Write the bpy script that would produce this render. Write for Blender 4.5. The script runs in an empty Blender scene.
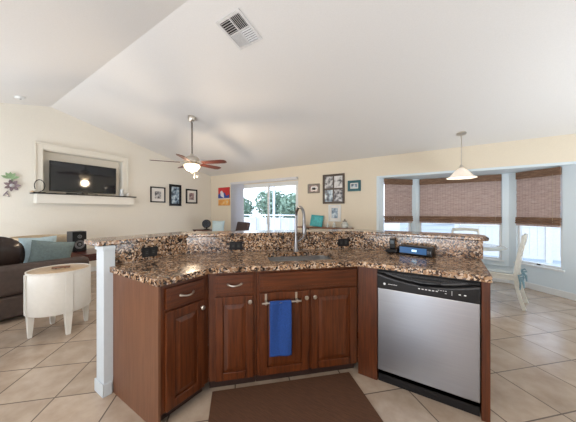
import bpy, bmesh, math, random
from mathutils import Vector, Matrix
from mathutils.geometry import tessellate_polygon
random.seed(7)
S = bpy.context.scene
COL = S.collection
PI = math.pi
R2 = math.sqrt(2)

# ------------------------------------------------------------------ camera, world, lights, exposure
PSI = math.atan(161 / 245)
cam_d = bpy.data.cameras.new('camera')
cam = bpy.data.objects.new('camera', cam_d)
COL.objects.link(cam)
cam.location = (0, 0, 1.31)
cam.rotation_euler = (PI / 2, 0, PSI)
cam_d.sensor_width = 36
cam_d.lens = 36 * 245 / 576
cam_d.clip_start = 0.02
S.camera = cam

S.view_settings.view_transform = 'Standard'
S.view_settings.look = 'None'
S.view_settings.gamma = 1
S.view_settings.exposure = 0.0

world = bpy.data.worlds.new('sky')
S.world = world
world.use_nodes = True
wn = world.node_tree
wn.nodes.clear()
wo = wn.nodes.new('ShaderNodeOutputWorld')
wb = wn.nodes.new('ShaderNodeBackground')
wtc = wn.nodes.new('ShaderNodeTexCoord')
wsep = wn.nodes.new('ShaderNodeSeparateXYZ')
wr = wn.nodes.new('ShaderNodeValToRGB')
wr.color_ramp.elements[0].position = 0.0
wr.color_ramp.elements[0].color = (0.80, 0.88, 1.0, 1)
wr.color_ramp.elements[1].position = 0.7
wr.color_ramp.elements[1].color = (0.50, 0.70, 1.0, 1)
wn.links.new(wtc.outputs['Generated'], wsep.inputs[0])
wn.links.new(wsep.outputs['Z'], wr.inputs['Fac'])
wn.links.new(wr.outputs['Color'], wb.inputs['Color'])
wb.inputs['Strength'].default_value = 3.4
wn.links.new(wb.outputs[0], wo.inputs[0])

def light(name, kind, loc, energy, color, rot=(0, 0, 0), size=1.0, size_y=None, radius=None):
    d = bpy.data.lights.new(name, kind)
    d.energy = energy
    d.color = color
    if kind == 'AREA':
        d.shape = 'RECTANGLE' if size_y else 'SQUARE'
        d.size = size
        if size_y:
            d.size_y = size_y
    if radius is not None:
        d.shadow_soft_size = radius
    o = bpy.data.objects.new(name, d)
    o.location = loc
    o.rotation_euler = rot
    COL.objects.link(o)
    return o

sun = light('sun', 'SUN', (0, 0, 10), 1.6, (1, 0.95, 0.86), rot=(math.radians(48), 0, math.radians(-20)))
sun.data.angle = math.radians(2)
light('kitchen_overhead_fill', 'AREA', (-0.4, -1.1, 2.55), 30, (1.0, 0.82, 0.64), size=1.3, size_y=0.9)  # added warm overhead panel behind the camera, no fixture modelled
light('kitchen_bounce_fill', 'AREA', (-0.6, -1.6, 0.9), 66, (0.93, 0.96, 1.0), rot=(math.radians(146), 0, math.radians(8)), size=2.2, size_y=1.0)  # added bounce panel aimed up to brighten the ceiling
light('living_room_bounce_fill', 'AREA', (-5.2, -0.9, 0.6), 62, (0.93, 0.96, 1.0), rot=(math.radians(150), 0, math.radians(-20)), size=1.2, size_y=0.9)  # added upward panel left of the view, lifts the living room ceiling
light('dining_bounce_fill', 'AREA', (2.45, 3.2, 0.4), 62, (0.88, 0.94, 1.0), rot=(math.radians(168), 0, math.radians(70)), size=1.0, size_y=1.0)  # unseen fill added right of the view for the ceiling near the bay
light('back_door_fill', 'AREA', (-0.66, -2.66, 1.15), 20, (0.80, 0.90, 1.0), rot=(math.radians(90), 0, 0), size=0.30, size_y=1.8)  # added tall strip at the rear opening, puts a pale streak on the dishwasher
light('rear_window_fill', 'AREA', (-4.6, -2.66, 1.45), 24, (0.90, 0.95, 1.0), rot=(math.radians(90), 0, 0), size=1.9, size_y=1.0)  # added panel at the wide rear opening, boosts the light from behind
light('dishwasher_streak_fill', 'AREA', (0.14, -2.66, 1.25), 6, (1.0, 0.62, 0.56), rot=(math.radians(90), 0, 0), size=0.18, size_y=1.6)  # added pink strip before the solid rear wall, tints a dishwasher streak

# ------------------------------------------------------------------ materials
MATS = {}
def base_mat(name):
    m = bpy.data.materials.new(name)
    m.use_nodes = True
    nt = m.node_tree
    b = nt.nodes['Principled BSDF']
    return m, nt, b

def noise(nt, scale, detail=3, rough=0.5, vec=None, sc=(1, 1, 1)):
    tc = nt.nodes.new('ShaderNodeTexCoord')
    mp = nt.nodes.new('ShaderNodeMapping')
    mp.inputs['Scale'].default_value = sc
    nt.links.new(tc.outputs['Object'], mp.inputs['Vector'])
    n = nt.nodes.new('ShaderNodeTexNoise')
    n.inputs['Scale'].default_value = scale
    n.inputs['Detail'].default_value = detail
    n.inputs['Roughness'].default_value = rough
    nt.links.new(mp.outputs['Vector'], n.inputs['Vector'])
    return n, mp

def ramp(nt, src, stops, interp='LINEAR'):
    r = nt.nodes.new('ShaderNodeValToRGB')
    cr = r.color_ramp
    cr.interpolation = interp
    while len(cr.elements) < len(stops):
        cr.elements.new(0.5)
    for e, (p, c) in zip(cr.elements, stops):
        e.position = p
        e.color = (c[0], c[1], c[2], 1)
    nt.links.new(src, r.inputs['Fac'])
    return r

def bump(nt, b, src, strength=0.1, dist=0.01):
    bp = nt.nodes.new('ShaderNodeBump')
    bp.inputs['Strength'].default_value = strength
    bp.inputs['Distance'].default_value = dist
    nt.links.new(src, bp.inputs['Height'])
    nt.links.new(bp.outputs['Normal'], b.inputs['Normal'])

def mat(name, col, rough=0.5, metal=0.0, var=0.06, scale=30, bmp=0.0, spec=0.5, coat=0.0, alpha=None,
        emit=None, estr=0.0, trans=0.0, sc=(1, 1, 1)):
    if name in MATS:
        return MATS[name]
    m, nt, b = base_mat(name)
    n, _ = noise(nt, scale, sc=sc)
    lo = tuple(max(0, c * (1 - var)) for c in col)
    hi = tuple(min(1, c * (1 + var)) for c in col)
    r = ramp(nt, n.outputs['Fac'], [(0.3, lo), (0.7, hi)])
    nt.links.new(r.outputs['Color'], b.inputs['Base Color'])
    b.inputs['Roughness'].default_value = rough
    b.inputs['Metallic'].default_value = metal
    b.inputs['Specular IOR Level'].default_value = spec
    b.inputs['Coat Weight'].default_value = coat
    b.inputs['Transmission Weight'].default_value = trans
    if emit:
        b.inputs['Emission Color'].default_value = (*emit, 1)
        b.inputs['Emission Strength'].default_value = estr
    if bmp:
        bump(nt, b, n.outputs['Fac'], bmp)
    MATS[name] = m
    return m

def glass_mat(name, tint=(1, 1, 1), refl=0.08):
    m = bpy.data.materials.new(name)
    m.use_nodes = True
    nt = m.node_tree
    nt.nodes.clear()
    o = nt.nodes.new('ShaderNodeOutputMaterial')
    t = nt.nodes.new('ShaderNodeBsdfTransparent')
    t.inputs[0].default_value = (*tint, 1)
    g = nt.nodes.new('ShaderNodeBsdfGlossy')
    g.inputs['Roughness'].default_value = 0.02
    x = nt.nodes.new('ShaderNodeMixShader')
    fr = nt.nodes.new('ShaderNodeLayerWeight')
    fr.inputs['Blend'].default_value = refl
    nt.links.new(fr.outputs['Fresnel'], x.inputs[0])
    nt.links.new(t.outputs[0], x.inputs[1])
    nt.links.new(g.outputs[0], x.inputs[2])
    nt.links.new(x.outputs[0], o.inputs[0])
    return m

def granite_mat():
    m, nt, b = base_mat('granite')
    tc = nt.nodes.new('ShaderNodeTexCoord')
    dn = nt.nodes.new('ShaderNodeTexNoise')
    dn.inputs['Scale'].default_value = 22
    dn.inputs['Detail'].default_value = 2
    nt.links.new(tc.outputs['Object'], dn.inputs['Vector'])
    mx = nt.nodes.new('ShaderNodeVectorMath')
    mx.operation = 'MULTIPLY_ADD'
    nt.links.new(dn.outputs['Color'], mx.inputs[0])
    mx.inputs[1].default_value = (0.05, 0.05, 0.05)
    nt.links.new(tc.outputs['Object'], mx.inputs[2])
    v = nt.nodes.new('ShaderNodeTexVoronoi')
    v.inputs['Scale'].default_value = 84
    nt.links.new(mx.outputs[0], v.inputs['Vector'])
    sep = nt.nodes.new('ShaderNodeSeparateColor')
    nt.links.new(v.outputs['Color'], sep.inputs[0])
    r = ramp(nt, sep.outputs[0], [(0.0, (0.016, 0.012, 0.012)), (0.20, (0.085, 0.048, 0.032)),
                                  (0.36, (0.29, 0.165, 0.088)), (0.55, (0.48, 0.32, 0.195)),
                                  (0.78, (0.64, 0.53, 0.42)), (0.94, (0.20, 0.17, 0.16))], 'CONSTANT')
    n2 = nt.nodes.new('ShaderNodeTexNoise')
    n2.inputs['Scale'].default_value = 9
    n2.inputs['Detail'].default_value = 4
    nt.links.new(tc.outputs['Object'], n2.inputs['Vector'])
    r2 = ramp(nt, n2.outputs['Fac'], [(0.36, (0.55, 0.50, 0.48)), (0.6, (1.05, 1.0, 0.95))])
    mul = nt.nodes.new('ShaderNodeMix')
    mul.data_type = 'RGBA'
    mul.blend_type = 'MULTIPLY'
    mul.inputs[0].default_value = 1
    nt.links.new(r.outputs['Color'], mul.inputs[6])
    nt.links.new(r2.outputs['Color'], mul.inputs[7])
    nt.links.new(mul.outputs[2], b.inputs['Base Color'])
    b.inputs['Roughness'].default_value = 0.16
    b.inputs['Specular IOR Level'].default_value = 0.6
    return m

def wood_mat(name, dark, light_, rough=0.3, coat=0.25, axis='z', scale=1.0):
    m, nt, b = base_mat(name)
    sc = {'z': (26, 26, 1.6), 'x': (1.6, 26, 26), 'y': (26, 1.6, 26)}[axis]
    n, mp = noise(nt, 2.2 * scale, 6, 0.62, sc=sc)
    r = ramp(nt, n.outputs['Fac'], [(0.28, dark), (0.72, light_)])
    nt.links.new(r.outputs['Color'], b.inputs['Base Color'])
    b.inputs['Roughness'].default_value = rough
    b.inputs['Coat Weight'].default_value = coat
    b.inputs['Specular IOR Level'].default_value = 0.38
    b.inputs['Coat Roughness'].default_value = 0.15
    bump(nt, b, n.outputs['Fac'], 0.04)
    return m

def tile_mat():
    m, nt, b = base_mat('floor_tile')
    L = nt.links
    tc = nt.nodes.new('ShaderNodeTexCoord')
    sp = nt.nodes.new('ShaderNodeSeparateXYZ')
    L.new(tc.outputs['Object'], sp.inputs[0])
    def M(op, a, bb=None, c=None):
        n = nt.nodes.new('ShaderNodeMath')
        n.operation = op
        for i, v in enumerate((a, bb, c)):
            if v is None:
                continue
            if isinstance(v, (int, float)):
                n.inputs[i].default_value = v
            else:
                L.new(v, n.inputs[i])
        return n.outputs[0]
    T = 0.4132
    p = M('ADD', sp.outputs[0], sp.outputs[1])
    q = M('SUBTRACT', sp.outputs[1], sp.outputs[0])
    p = M('DIVIDE', M('ADD', M('DIVIDE', p, R2), 1.668 + T * 40), T)
    q = M('DIVIDE', M('ADD', M('DIVIDE', q, R2), -1.19 + T * 40), T)
    def edge(a):
        return M('SUBTRACT', 0.5, M('ABSOLUTE', M('SUBTRACT', M('FRACT', a), 0.5)))
    e = M('MINIMUM', edge(p), edge(q))
    g = nt.nodes.new('ShaderNodeMapRange')
    g.inputs['From Min'].default_value = 0.007
    g.inputs['From Max'].default_value = 0.014
    L.new(e, g.inputs['Value'])
    cmb = nt.nodes.new('ShaderNodeCombineXYZ')
    L.new(M('FLOOR', p), cmb.inputs[0])
    L.new(M('FLOOR', q), cmb.inputs[1])
    wn_ = nt.nodes.new('ShaderNodeTexWhiteNoise')
    wn_.noise_dimensions = '3D'
    L.new(cmb.outputs[0], wn_.inputs['Vector'])
    n, mp = noise(nt, 5.5, 5, 0.6, sc=(1, 1, 1))
    # each tile carries its own veining offset
    ad = nt.nodes.new('ShaderNodeVectorMath')
    ad.operation = 'MULTIPLY_ADD'
    L.new(wn_.outputs['Color'], ad.inputs[0])
    ad.inputs[1].default_value = (7, 7, 7)
    L.new(mp.outputs['Vector'], ad.inputs[2])
    L.new(ad.outputs[0], n.inputs['Vector'])
    r = ramp(nt, n.outputs['Fac'], [(0.3, (0.37, 0.285, 0.215)), (0.7, (0.52, 0.425, 0.335))])
    hv = nt.nodes.new('ShaderNodeHueSaturation')
    L.new(r.outputs['Color'], hv.inputs['Color'])
    vr = nt.nodes.new('ShaderNodeMapRange')
    vr.inputs['To Min'].default_value = 0.92
    vr.inputs['To Max'].default_value = 1.07
    L.new(wn_.outputs['Value'], vr.inputs['Value'])
    L.new(vr.outputs[0], hv.inputs['Value'])
    mx = nt.nodes.new('ShaderNodeMix')
    mx.data_type = 'RGBA'
    L.new(g.outputs[0], mx.inputs[0])
    mx.inputs[6].default_value = (0.13, 0.10, 0.08, 1)
    L.new(hv.outputs[0], mx.inputs[7])
    L.new(mx.outputs[2], b.inputs['Base Color'])
    b.inputs['Roughness'].default_value = 0.24
    bump(nt, b, g.outputs[0], 0.25, 0.004)
    return m

def reed_mat(name, dark, mid, light_, vert=True):
    m, nt, b = base_mat(name)
    n, mp = noise(nt, 3.0, 4, 0.7, sc=(3, 3, 60))
    r = ramp(nt, n.outputs['Fac'], [(0.25, dark), (0.5, mid), (0.72, light_)])
    w = nt.nodes.new('ShaderNodeTexWave')
    w.wave_type = 'BANDS'
    w.bands_direction = 'X'
    w.inputs['Scale'].default_value = 7
    w.inputs['Distortion'].default_value = 0.4
    tc = nt.nodes.new('ShaderNodeTexCoord')
    nt.links.new(tc.outputs['Object'], w.inputs['Vector'])
    r2 = ramp(nt, w.outputs['Fac'], [(0.0, (0.82, 0.80, 0.80)), (0.10, (1, 1, 1))])
    mul = nt.nodes.new('ShaderNodeMix')
    mul.data_type = 'RGBA'
    mul.blend_type = 'MULTIPLY'
    mul.inputs[0].default_value = 1 if vert else 0
    nt.links.new(r.outputs['Color'], mul.inputs[6])
    nt.links.new(r2.outputs['Color'], mul.inputs[7])
    nt.links.new(mul.outputs[2], b.inputs['Base Color'])
    b.inputs['Roughness'].default_value = 0.75
    bump(nt, b, n.outputs['Fac'], 0.3)
    tr = nt.nodes.new('ShaderNodeBsdfTranslucent')
    nt.links.new(mul.outputs[2], tr.inputs[0])
    ms_ = nt.nodes.new('ShaderNodeMixShader')
    ms_.inputs[0].default_value = 0.35 if vert else 0.1
    nt.links.new(b.outputs[0], ms_.inputs[1])
    nt.links.new(tr.outputs[0], ms_.inputs[2])
    nt.links.new(ms_.outputs[0], nt.nodes['Material Output'].inputs[0])
    return m

def steel_mat():
    m, nt, b = base_mat('brushed_steel')
    n, mp = noise(nt, 3, 2, 0.5, sc=(1, 1, 40))
    r = ramp(nt, n.outputs['Fac'], [(0.3, (0.33, 0.345, 0.375)), (0.7, (0.35, 0.365, 0.395))])
    nt.links.new(r.outputs['Color'], b.inputs['Base Color'])
    b.inputs['Metallic'].default_value = 1
    b.inputs['Roughness'].default_value = 0.30
    b.inputs['Anisotropic'].default_value = 0.55
    tg = nt.nodes.new('ShaderNodeCombineXYZ')
    tg.inputs[2].default_value = 1.0
    nt.links.new(tg.outputs[0], b.inputs['Tangent'])
    return m

def leaf_mat(name, a, c):
    m, nt, b = base_mat(name)
    n, _ = noise(nt, 4, 4)
    r = ramp(nt, n.outputs['Fac'], [(0.3, a), (0.7, c)])
    nt.links.new(r.outputs['Color'], b.inputs['Base Color'])
    b.inputs['Roughness'].default_value = 0.7
    return m

GRANITE = granite_mat()
CHERRY = wood_mat('cherry_wood', (0.040, 0.0095, 0.0026), (0.135, 0.034, 0.0080), 0.36, 0.12, 'z')
CHERRY_H = wood_mat('cherry_wood_horizontal', (0.040, 0.0095, 0.0026), (0.135, 0.034, 0.0080), 0.36, 0.12, 'x')
VENEER = wood_mat('cherry_veneer', (0.115, 0.046, 0.022), (0.185, 0.080, 0.040), 0.42, 0.1, 'z')
TILE = tile_mat()
STEEL = steel_mat()
WALL_CREAM = mat('cream_wall_paint', (0.76, 0.73, 0.655), 0.85, var=0.015, scale=60, bmp=0.03)
WALL_BEIGE = mat('beige_wall_paint', (0.74, 0.665, 0.535), 0.85, var=0.015, scale=60, bmp=0.03)
CEIL = mat('ceiling_paint', (0.76, 0.75, 0.735), 0.9, var=0.02, scale=90, bmp=0.05)
BAY = mat('bay_white_paint', (0.66, 0.75, 0.80), 0.6, var=0.01, scale=60)
TRIM = mat('white_trim_paint', (0.74, 0.76, 0.76), 0.45, var=0.01)
KNEE = mat('half_wall_paint', (0.56, 0.62, 0.66), 0.6, var=0.015)
WHITE = mat('white_lacquer', (0.78, 0.76, 0.70), 0.4, var=0.02)
BLACK = mat('black_plastic', (0.008, 0.008, 0.009), 0.28, var=0.1, spec=0.3)
BLACKM = mat('black_matte', (0.016, 0.015, 0.015), 0.7, var=0.1)
NICKEL = mat('brushed_nickel', (0.62, 0.58, 0.52), 0.28, metal=1, var=0.04)
CHROME = mat('faucet_steel', (0.26, 0.26, 0.27), 0.30, metal=1, var=0.04)
GLASS = glass_mat('window_glass')
BLUE_TOWEL = mat('blue_terry', (0.014, 0.058, 0.24), 0.95, var=0.25, scale=220, bmp=0.5)
RUG = mat('brown_mat', (0.092, 0.040, 0.019), 0.75, var=0.25, scale=14, bmp=0.3, sc=(1, 12, 1))
LEATHER = mat('dark_brown_leather', (0.026, 0.016, 0.013), 0.25, var=0.15, scale=12, bmp=0.15)
SUEDE = mat('brown_upholstery', (0.062, 0.042, 0.034), 0.6, var=0.15, scale=25, bmp=0.1)
TEAL = mat('teal_fabric', (0.15, 0.20, 0.20), 0.85, var=0.12, scale=40, bmp=0.1)
PALEBLUE = mat('pale_blue_fabric', (0.42, 0.55, 0.60), 0.85, var=0.08, scale=40)
TAN = mat('tan_fabric', (0.52, 0.42, 0.29), 0.85, var=0.08, scale=40)
REDWOOD = wood_mat('dark_red_wood', (0.035, 0.008, 0.006), (0.11, 0.022, 0.014), 0.3, 0.3, 'x')
TANWOOD = wood_mat('tan_wood', (0.42, 0.29, 0.17), (0.56, 0.41, 0.26), 0.35, 0.2, 'x')
BROWNWOOD = wood_mat('brown_wood', (0.12, 0.05, 0.025), (0.26, 0.12, 0.06), 0.45, 0.1, 'x')
REED = reed_mat('woven_reed', (0.27, 0.175, 0.15), (0.56, 0.43, 0.385), (0.74, 0.65, 0.60))
REED_D = reed_mat('woven_reed_dark', (0.085, 0.042, 0.024), (0.21, 0.115, 0.068), (0.38, 0.24, 0.15), False)
CHAIRW = mat('antique_white_paint', (0.60, 0.60, 0.55), 0.5, var=0.06)

# ------------------------------------------------------------------ geometry helpers
class MB:
    def __init__(self):
        self.bm = bmesh.new()
    def box(self, x0, x1, y0, y1, z0, z1, M=None):
        vs = [self.bm.verts.new(Vector(p)) for p in ((x0, y0, z0), (x1, y0, z0), (x1, y1, z0), (x0, y1, z0),
                                                      (x0, y0, z1), (x1, y0, z1), (x1, y1, z1), (x0, y1, z1))]
        for f in ((0, 3, 2, 1), (4, 5, 6, 7), (0, 1, 5, 4), (1, 2, 6, 5), (2, 3, 7, 6), (3, 0, 4, 7)):
            self.bm.faces.new([vs[i] for i in f])
        if M:
            for v in vs:
                v.co = M @ v.co
        return self
    def bar(self, a, b, w, h=None, up=(0, 0, 1)):
        a, b = Vector(a), Vector(b)
        h = h or w
        d = (b - a)
        L = d.length
        d.normalize()
        up = Vector(up)
        if abs(d.dot(up)) > 0.98:
            up = Vector((1, 0, 0))
        s = d.cross(up).normalized()
        t = s.cross(d)
        M = Matrix((s, d, t)).transposed().to_4x4()
        M.translation = a
        return self.box(-w / 2, w / 2, 0, L, -h / 2, h / 2, M)
    def tube(self, pts, r, seg=10, cap=True):
        pts = [Vector(p) for p in pts]
        rs = r if isinstance(r, (list, tuple)) else [r] * len(pts)
        rings = []
        n = len(pts)
        ref = None
        for i, p in enumerate(pts):
            d = (pts[min(i + 1, n - 1)] - pts[max(i - 1, 0)]).normalized()
            if ref is None:
                ref = Vector((0, 0, 1)) if abs(d.z) < 0.9 else Vector((1, 0, 0))
            s = d.cross(ref)
            if s.length < 1e-4:
                s = d.cross(Vector((0, 1, 0)))
            s.normalize()
            t = s.cross(d).normalized()
            ref = t
            rings.append([self.bm.verts.new(p + (s * math.cos(k * 2 * PI / seg) + t * math.sin(k * 2 * PI / seg)) * rs[i])
                          for k in range(seg)])
        for a, b in zip(rings, rings[1:]):
            for k in range(seg):
                self.bm.faces.new((a[k], a[(k + 1) % seg], b[(k + 1) % seg], b[k]))
        if cap:
            self.bm.faces.new(list(reversed(rings[0])))
            self.bm.faces.new(rings[-1])
        return self
    def lathe(self, prof, c=(0, 0, 0), seg=32, sx=1, sy=1, M=None, close=False):
        rings = []
        allv = []
        for r, z in prof:
            if r < 1e-6:
                v = self.bm.verts.new((c[0], c[1], c[2] + z))
                rings.append([v])
                allv.append(v)
            else:
                ring = [self.bm.verts.new((c[0] + r * sx * math.cos(k * 2 * PI / seg),
                                           c[1] + r * sy * math.sin(k * 2 * PI / seg), c[2] + z)) for k in range(seg)]
                rings.append(ring)
                allv += ring
        for a, b in zip(rings, rings[1:]):
            for k in range(seg):
                k2 = (k + 1) % seg
                if len(a) == 1 and len(b) == 1:
                    continue
                if len(a) == 1:
                    self.bm.faces.new((a[0], b[k2], b[k]))
                elif len(b) == 1:
                    self.bm.faces.new((a[k], a[k2], b[0]))
                else:
                    self.bm.faces.new((a[k], a[k2], b[k2], b[k]))
        if M:
            for v in allv:
                v.co = M @ v.co
        return self
    def prism(self, outer, z0, z1, holes=(), M=None):
        loops = [list(outer)] + [list(h) for h in holes]
        tris = tessellate_polygon([[Vector((p[0], p[1], 0)) for p in l] for l in loops])
        flat = [p for l in loops for p in l]
        vb = [self.bm.verts.new((p[0], p[1], z0)) for p in flat]
        vt = [self.bm.verts.new((p[0], p[1], z1)) for p in flat]
        for t in tris:
            try:
                self.bm.faces.new([vb[i] for i in t])
                self.bm.faces.new([vt[i] for i in reversed(t)])
            except ValueError:
                pass
        o = 0
        for l in loops:
            n = len(l)
            for i in range(n):
                j = (i + 1) % n
                self.bm.faces.new((vb[o + i], vb[o + j], vt[o + j], vt[o + i]))
            o += n
        if M:
            for v in vb + vt:
                v.co = M @ v.co
        return self
    def grid(self, fn, nu, nv, closed=False):
        vs = [[self.bm.verts.new(fn(i / nu, j / nv)) for j in range(nv + 1)] for i in range(nu + 1)]
        for i in range(nu):
            for j in range(nv):
                self.bm.faces.new((vs[i][j], vs[i + 1][j], vs[i + 1][j + 1], vs[i][j + 1]))
        return self
    def build(self, name, m, parent=None, smooth=False, bevel=0, seg=2, solid=0, subsurf=0, loc=None):
        bmesh.ops.recalc_face_normals(self.bm, faces=self.bm.faces)
        me = bpy.data.meshes.new(name)
        self.bm.to_mesh(me)
        self.bm.free()
        me.materials.append(m)
        if smooth:
            for p in me.polygons:
                p.use_smooth = True
        o = bpy.data.objects.new(name, me)
        COL.objects.link(o)
        if parent:
            o.parent = parent
        if loc:
            o.location = loc
        if solid:
            md = o.modifiers.new('solid', 'SOLIDIFY')
            md.thickness = solid
            md.offset = 0
        if bevel:
            md = o.modifiers.new('bevel', 'BEVEL')
            md.width = bevel
            md.segments = seg
            md.limit_method = 'ANGLE'
            md.angle_limit = math.radians(35)
        if subsurf:
            md = o.modifiers.new('subsurf', 'SUBSURF')
            md.levels = subsurf
            md.render_levels = subsurf
        if smooth and not subsurf:
            try:
                me.set_sharp_from_angle(angle=math.radians(40))
            except Exception:
                pass
        return o

def thing(name, label, cat, loc=(0, 0, 0), rotz=0, group=None):
    o = bpy.data.objects.new(name, None)
    o.empty_display_size = 0.1
    COL.objects.link(o)
    o.location = loc
    o.rotation_euler = (0, 0, rotz)
    o['label'] = label
    o['category'] = cat
    if group:
        o['group'] = group
    return o

def tag(o, label, cat, group=None):
    o['label'] = label
    o['category'] = cat
    if group:
        o['group'] = group
    return o

def struct(o):
    o['kind'] = 'structure'
    return o

# ------------------------------------------------------------------ room shell
W = -6.476      # left (TV) wall
B = 5.29        # back wall
RV, RZ = 1.44, 3.335   # ridge
KB, KF = 0.2325, 0.245
CB = RZ - KB * (B - RV)   # ceiling height at back wall
REAR = -2.7
EAST = 3.3
def ceil_z(v):
    return RZ - (KB * (v - RV) if v > RV else KF * (RV - v))

struct(MB().box(W - 0.2, EAST + 0.2, REAR - 0.2, 6.12, -0.12, 0).build('floor', TILE))

cm = MB()
prof = [(REAR - 0.15, ceil_z(REAR - 0.15)), (RV, RZ), (B + 0.12, ceil_z(B + 0.12))]
bm = cm.bm
lo = [[bm.verts.new((x, v, z)) for v, z in prof] for x in (W - 0.15, EAST + 0.15)]
hi = [[bm.verts.new((x, v, z + 0.15)) for v, z in prof] for x in (W - 0.15, EAST + 0.15)]
for i in range(2):
    bm.faces.new((lo[0][i], lo[0][i + 1], lo[1][i + 1], lo[1][i]))
    bm.faces.new((hi[0][i], hi[1][i], hi[1][i + 1], hi[0][i + 1]))
    for s in (0, 1):
        bm.faces.new((lo[s][i], lo[s][i + 1], hi[s][i + 1], hi[s][i]))
bm.faces.new((lo[0][0], lo[1][0], hi[1][0], hi[0][0]))
bm.faces.new((lo[0][2], lo[1][2], hi[1][2], hi[0][2]))
struct(cm.build('ceiling', CEIL))

# left wall, gable shaped, with the TV niche cut out of it; built in (v, z) and stood up
NV0, NV1, NZ0, NZ1 = 1.345, 2.690, 1.66, 2.475
MW = Matrix(((0, 0, 1, W - 0.15), (1, 0, 0, 0), (0, 1, 0, 0), (0, 0, 0, 1)))
wl = MB()
wl.prism([(REAR, 0), (B, 0), (B, ceil_z(B)), (RV, RZ), (REAR, ceil_z(REAR))], 0.0, 0.15,
         holes=[[(NV0, NZ0), (NV0, NZ1), (NV1, NZ1), (NV1, NZ0)]], M=MW)
wl.box(W - 0.20, W - 0.15, NV0 - 0.05, NV0, NZ0 - 0.05, NZ1 + 0.05)
wl.box(W - 0.20, W - 0.15, NV1, NV1 + 0.05, NZ0 - 0.05, NZ1 + 0.05)
wl.box(W - 0.20, W - 0.15, NV0 - 0.05, NV1 + 0.05, NZ1, NZ1 + 0.05)
wl.box(W - 0.20, W - 0.15, NV0 - 0.05, NV1 + 0.05, NZ0 - 0.05, NZ0)
wl.box(W - 0.21, W - 0.16, NV0 - 0.05, NV1 + 0.05, NZ0 - 0.05, NZ1 + 0.05)
struct(wl.build('wall_left', WALL_CREAM))

# back wall with sliding door and bay openings
D0, D1, DZ = -5.30, -3.17, 2.08
BL, BR, BZ = -1.215, 1.556, 2.0
MBK = Matrix(((1, 0, 0, 0), (0, 0, 1, B), (0, 1, 0, 0), (0, 0, 0, 1)))
wb_ = MB()
wb_.prism([(W, 0), (D0, 0), (D0, DZ), (D1, DZ), (D1, 0), (BL, 0), (BL, BZ), (BR, BZ), (BR, 0), (EAST, 0), (EAST, CB), (W, CB)],
          0.0, 0.12, M=MBK)
struct(wb_.build('wall_back', WALL_BEIGE))
struct(MB().box(EAST, EAST + 0.12, REAR, B, 0, 3.3).build('wall_right', WALL_CREAM))
# rear wall (behind the camera) with a glazed door and two windows
MR = Matrix(((1, 0, 0, 0), (0, 0, 1, REAR - 0.12), (0, 1, 0, 0), (0, 0, 0, 1)))
struct(MB().prism([(W, 0), (EAST, 0), (EAST, 2.32), (W, 2.32)], 0, 0.12,
                  holes=[[(-0.86, 0.2), (-0.86, 2.05), (-0.46, 2.05), (-0.46, 0.2)],
                         [(-5.6, 0.9), (-5.6, 2.0), (-3.6, 2.0), (-3.6, 0.9)],
                         [(1.0, 0.9), (1.0, 2.0), (2.6, 2.0), (2.6, 0.9)]], M=MR).build('wall_rear', WALL_CREAM))

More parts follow.
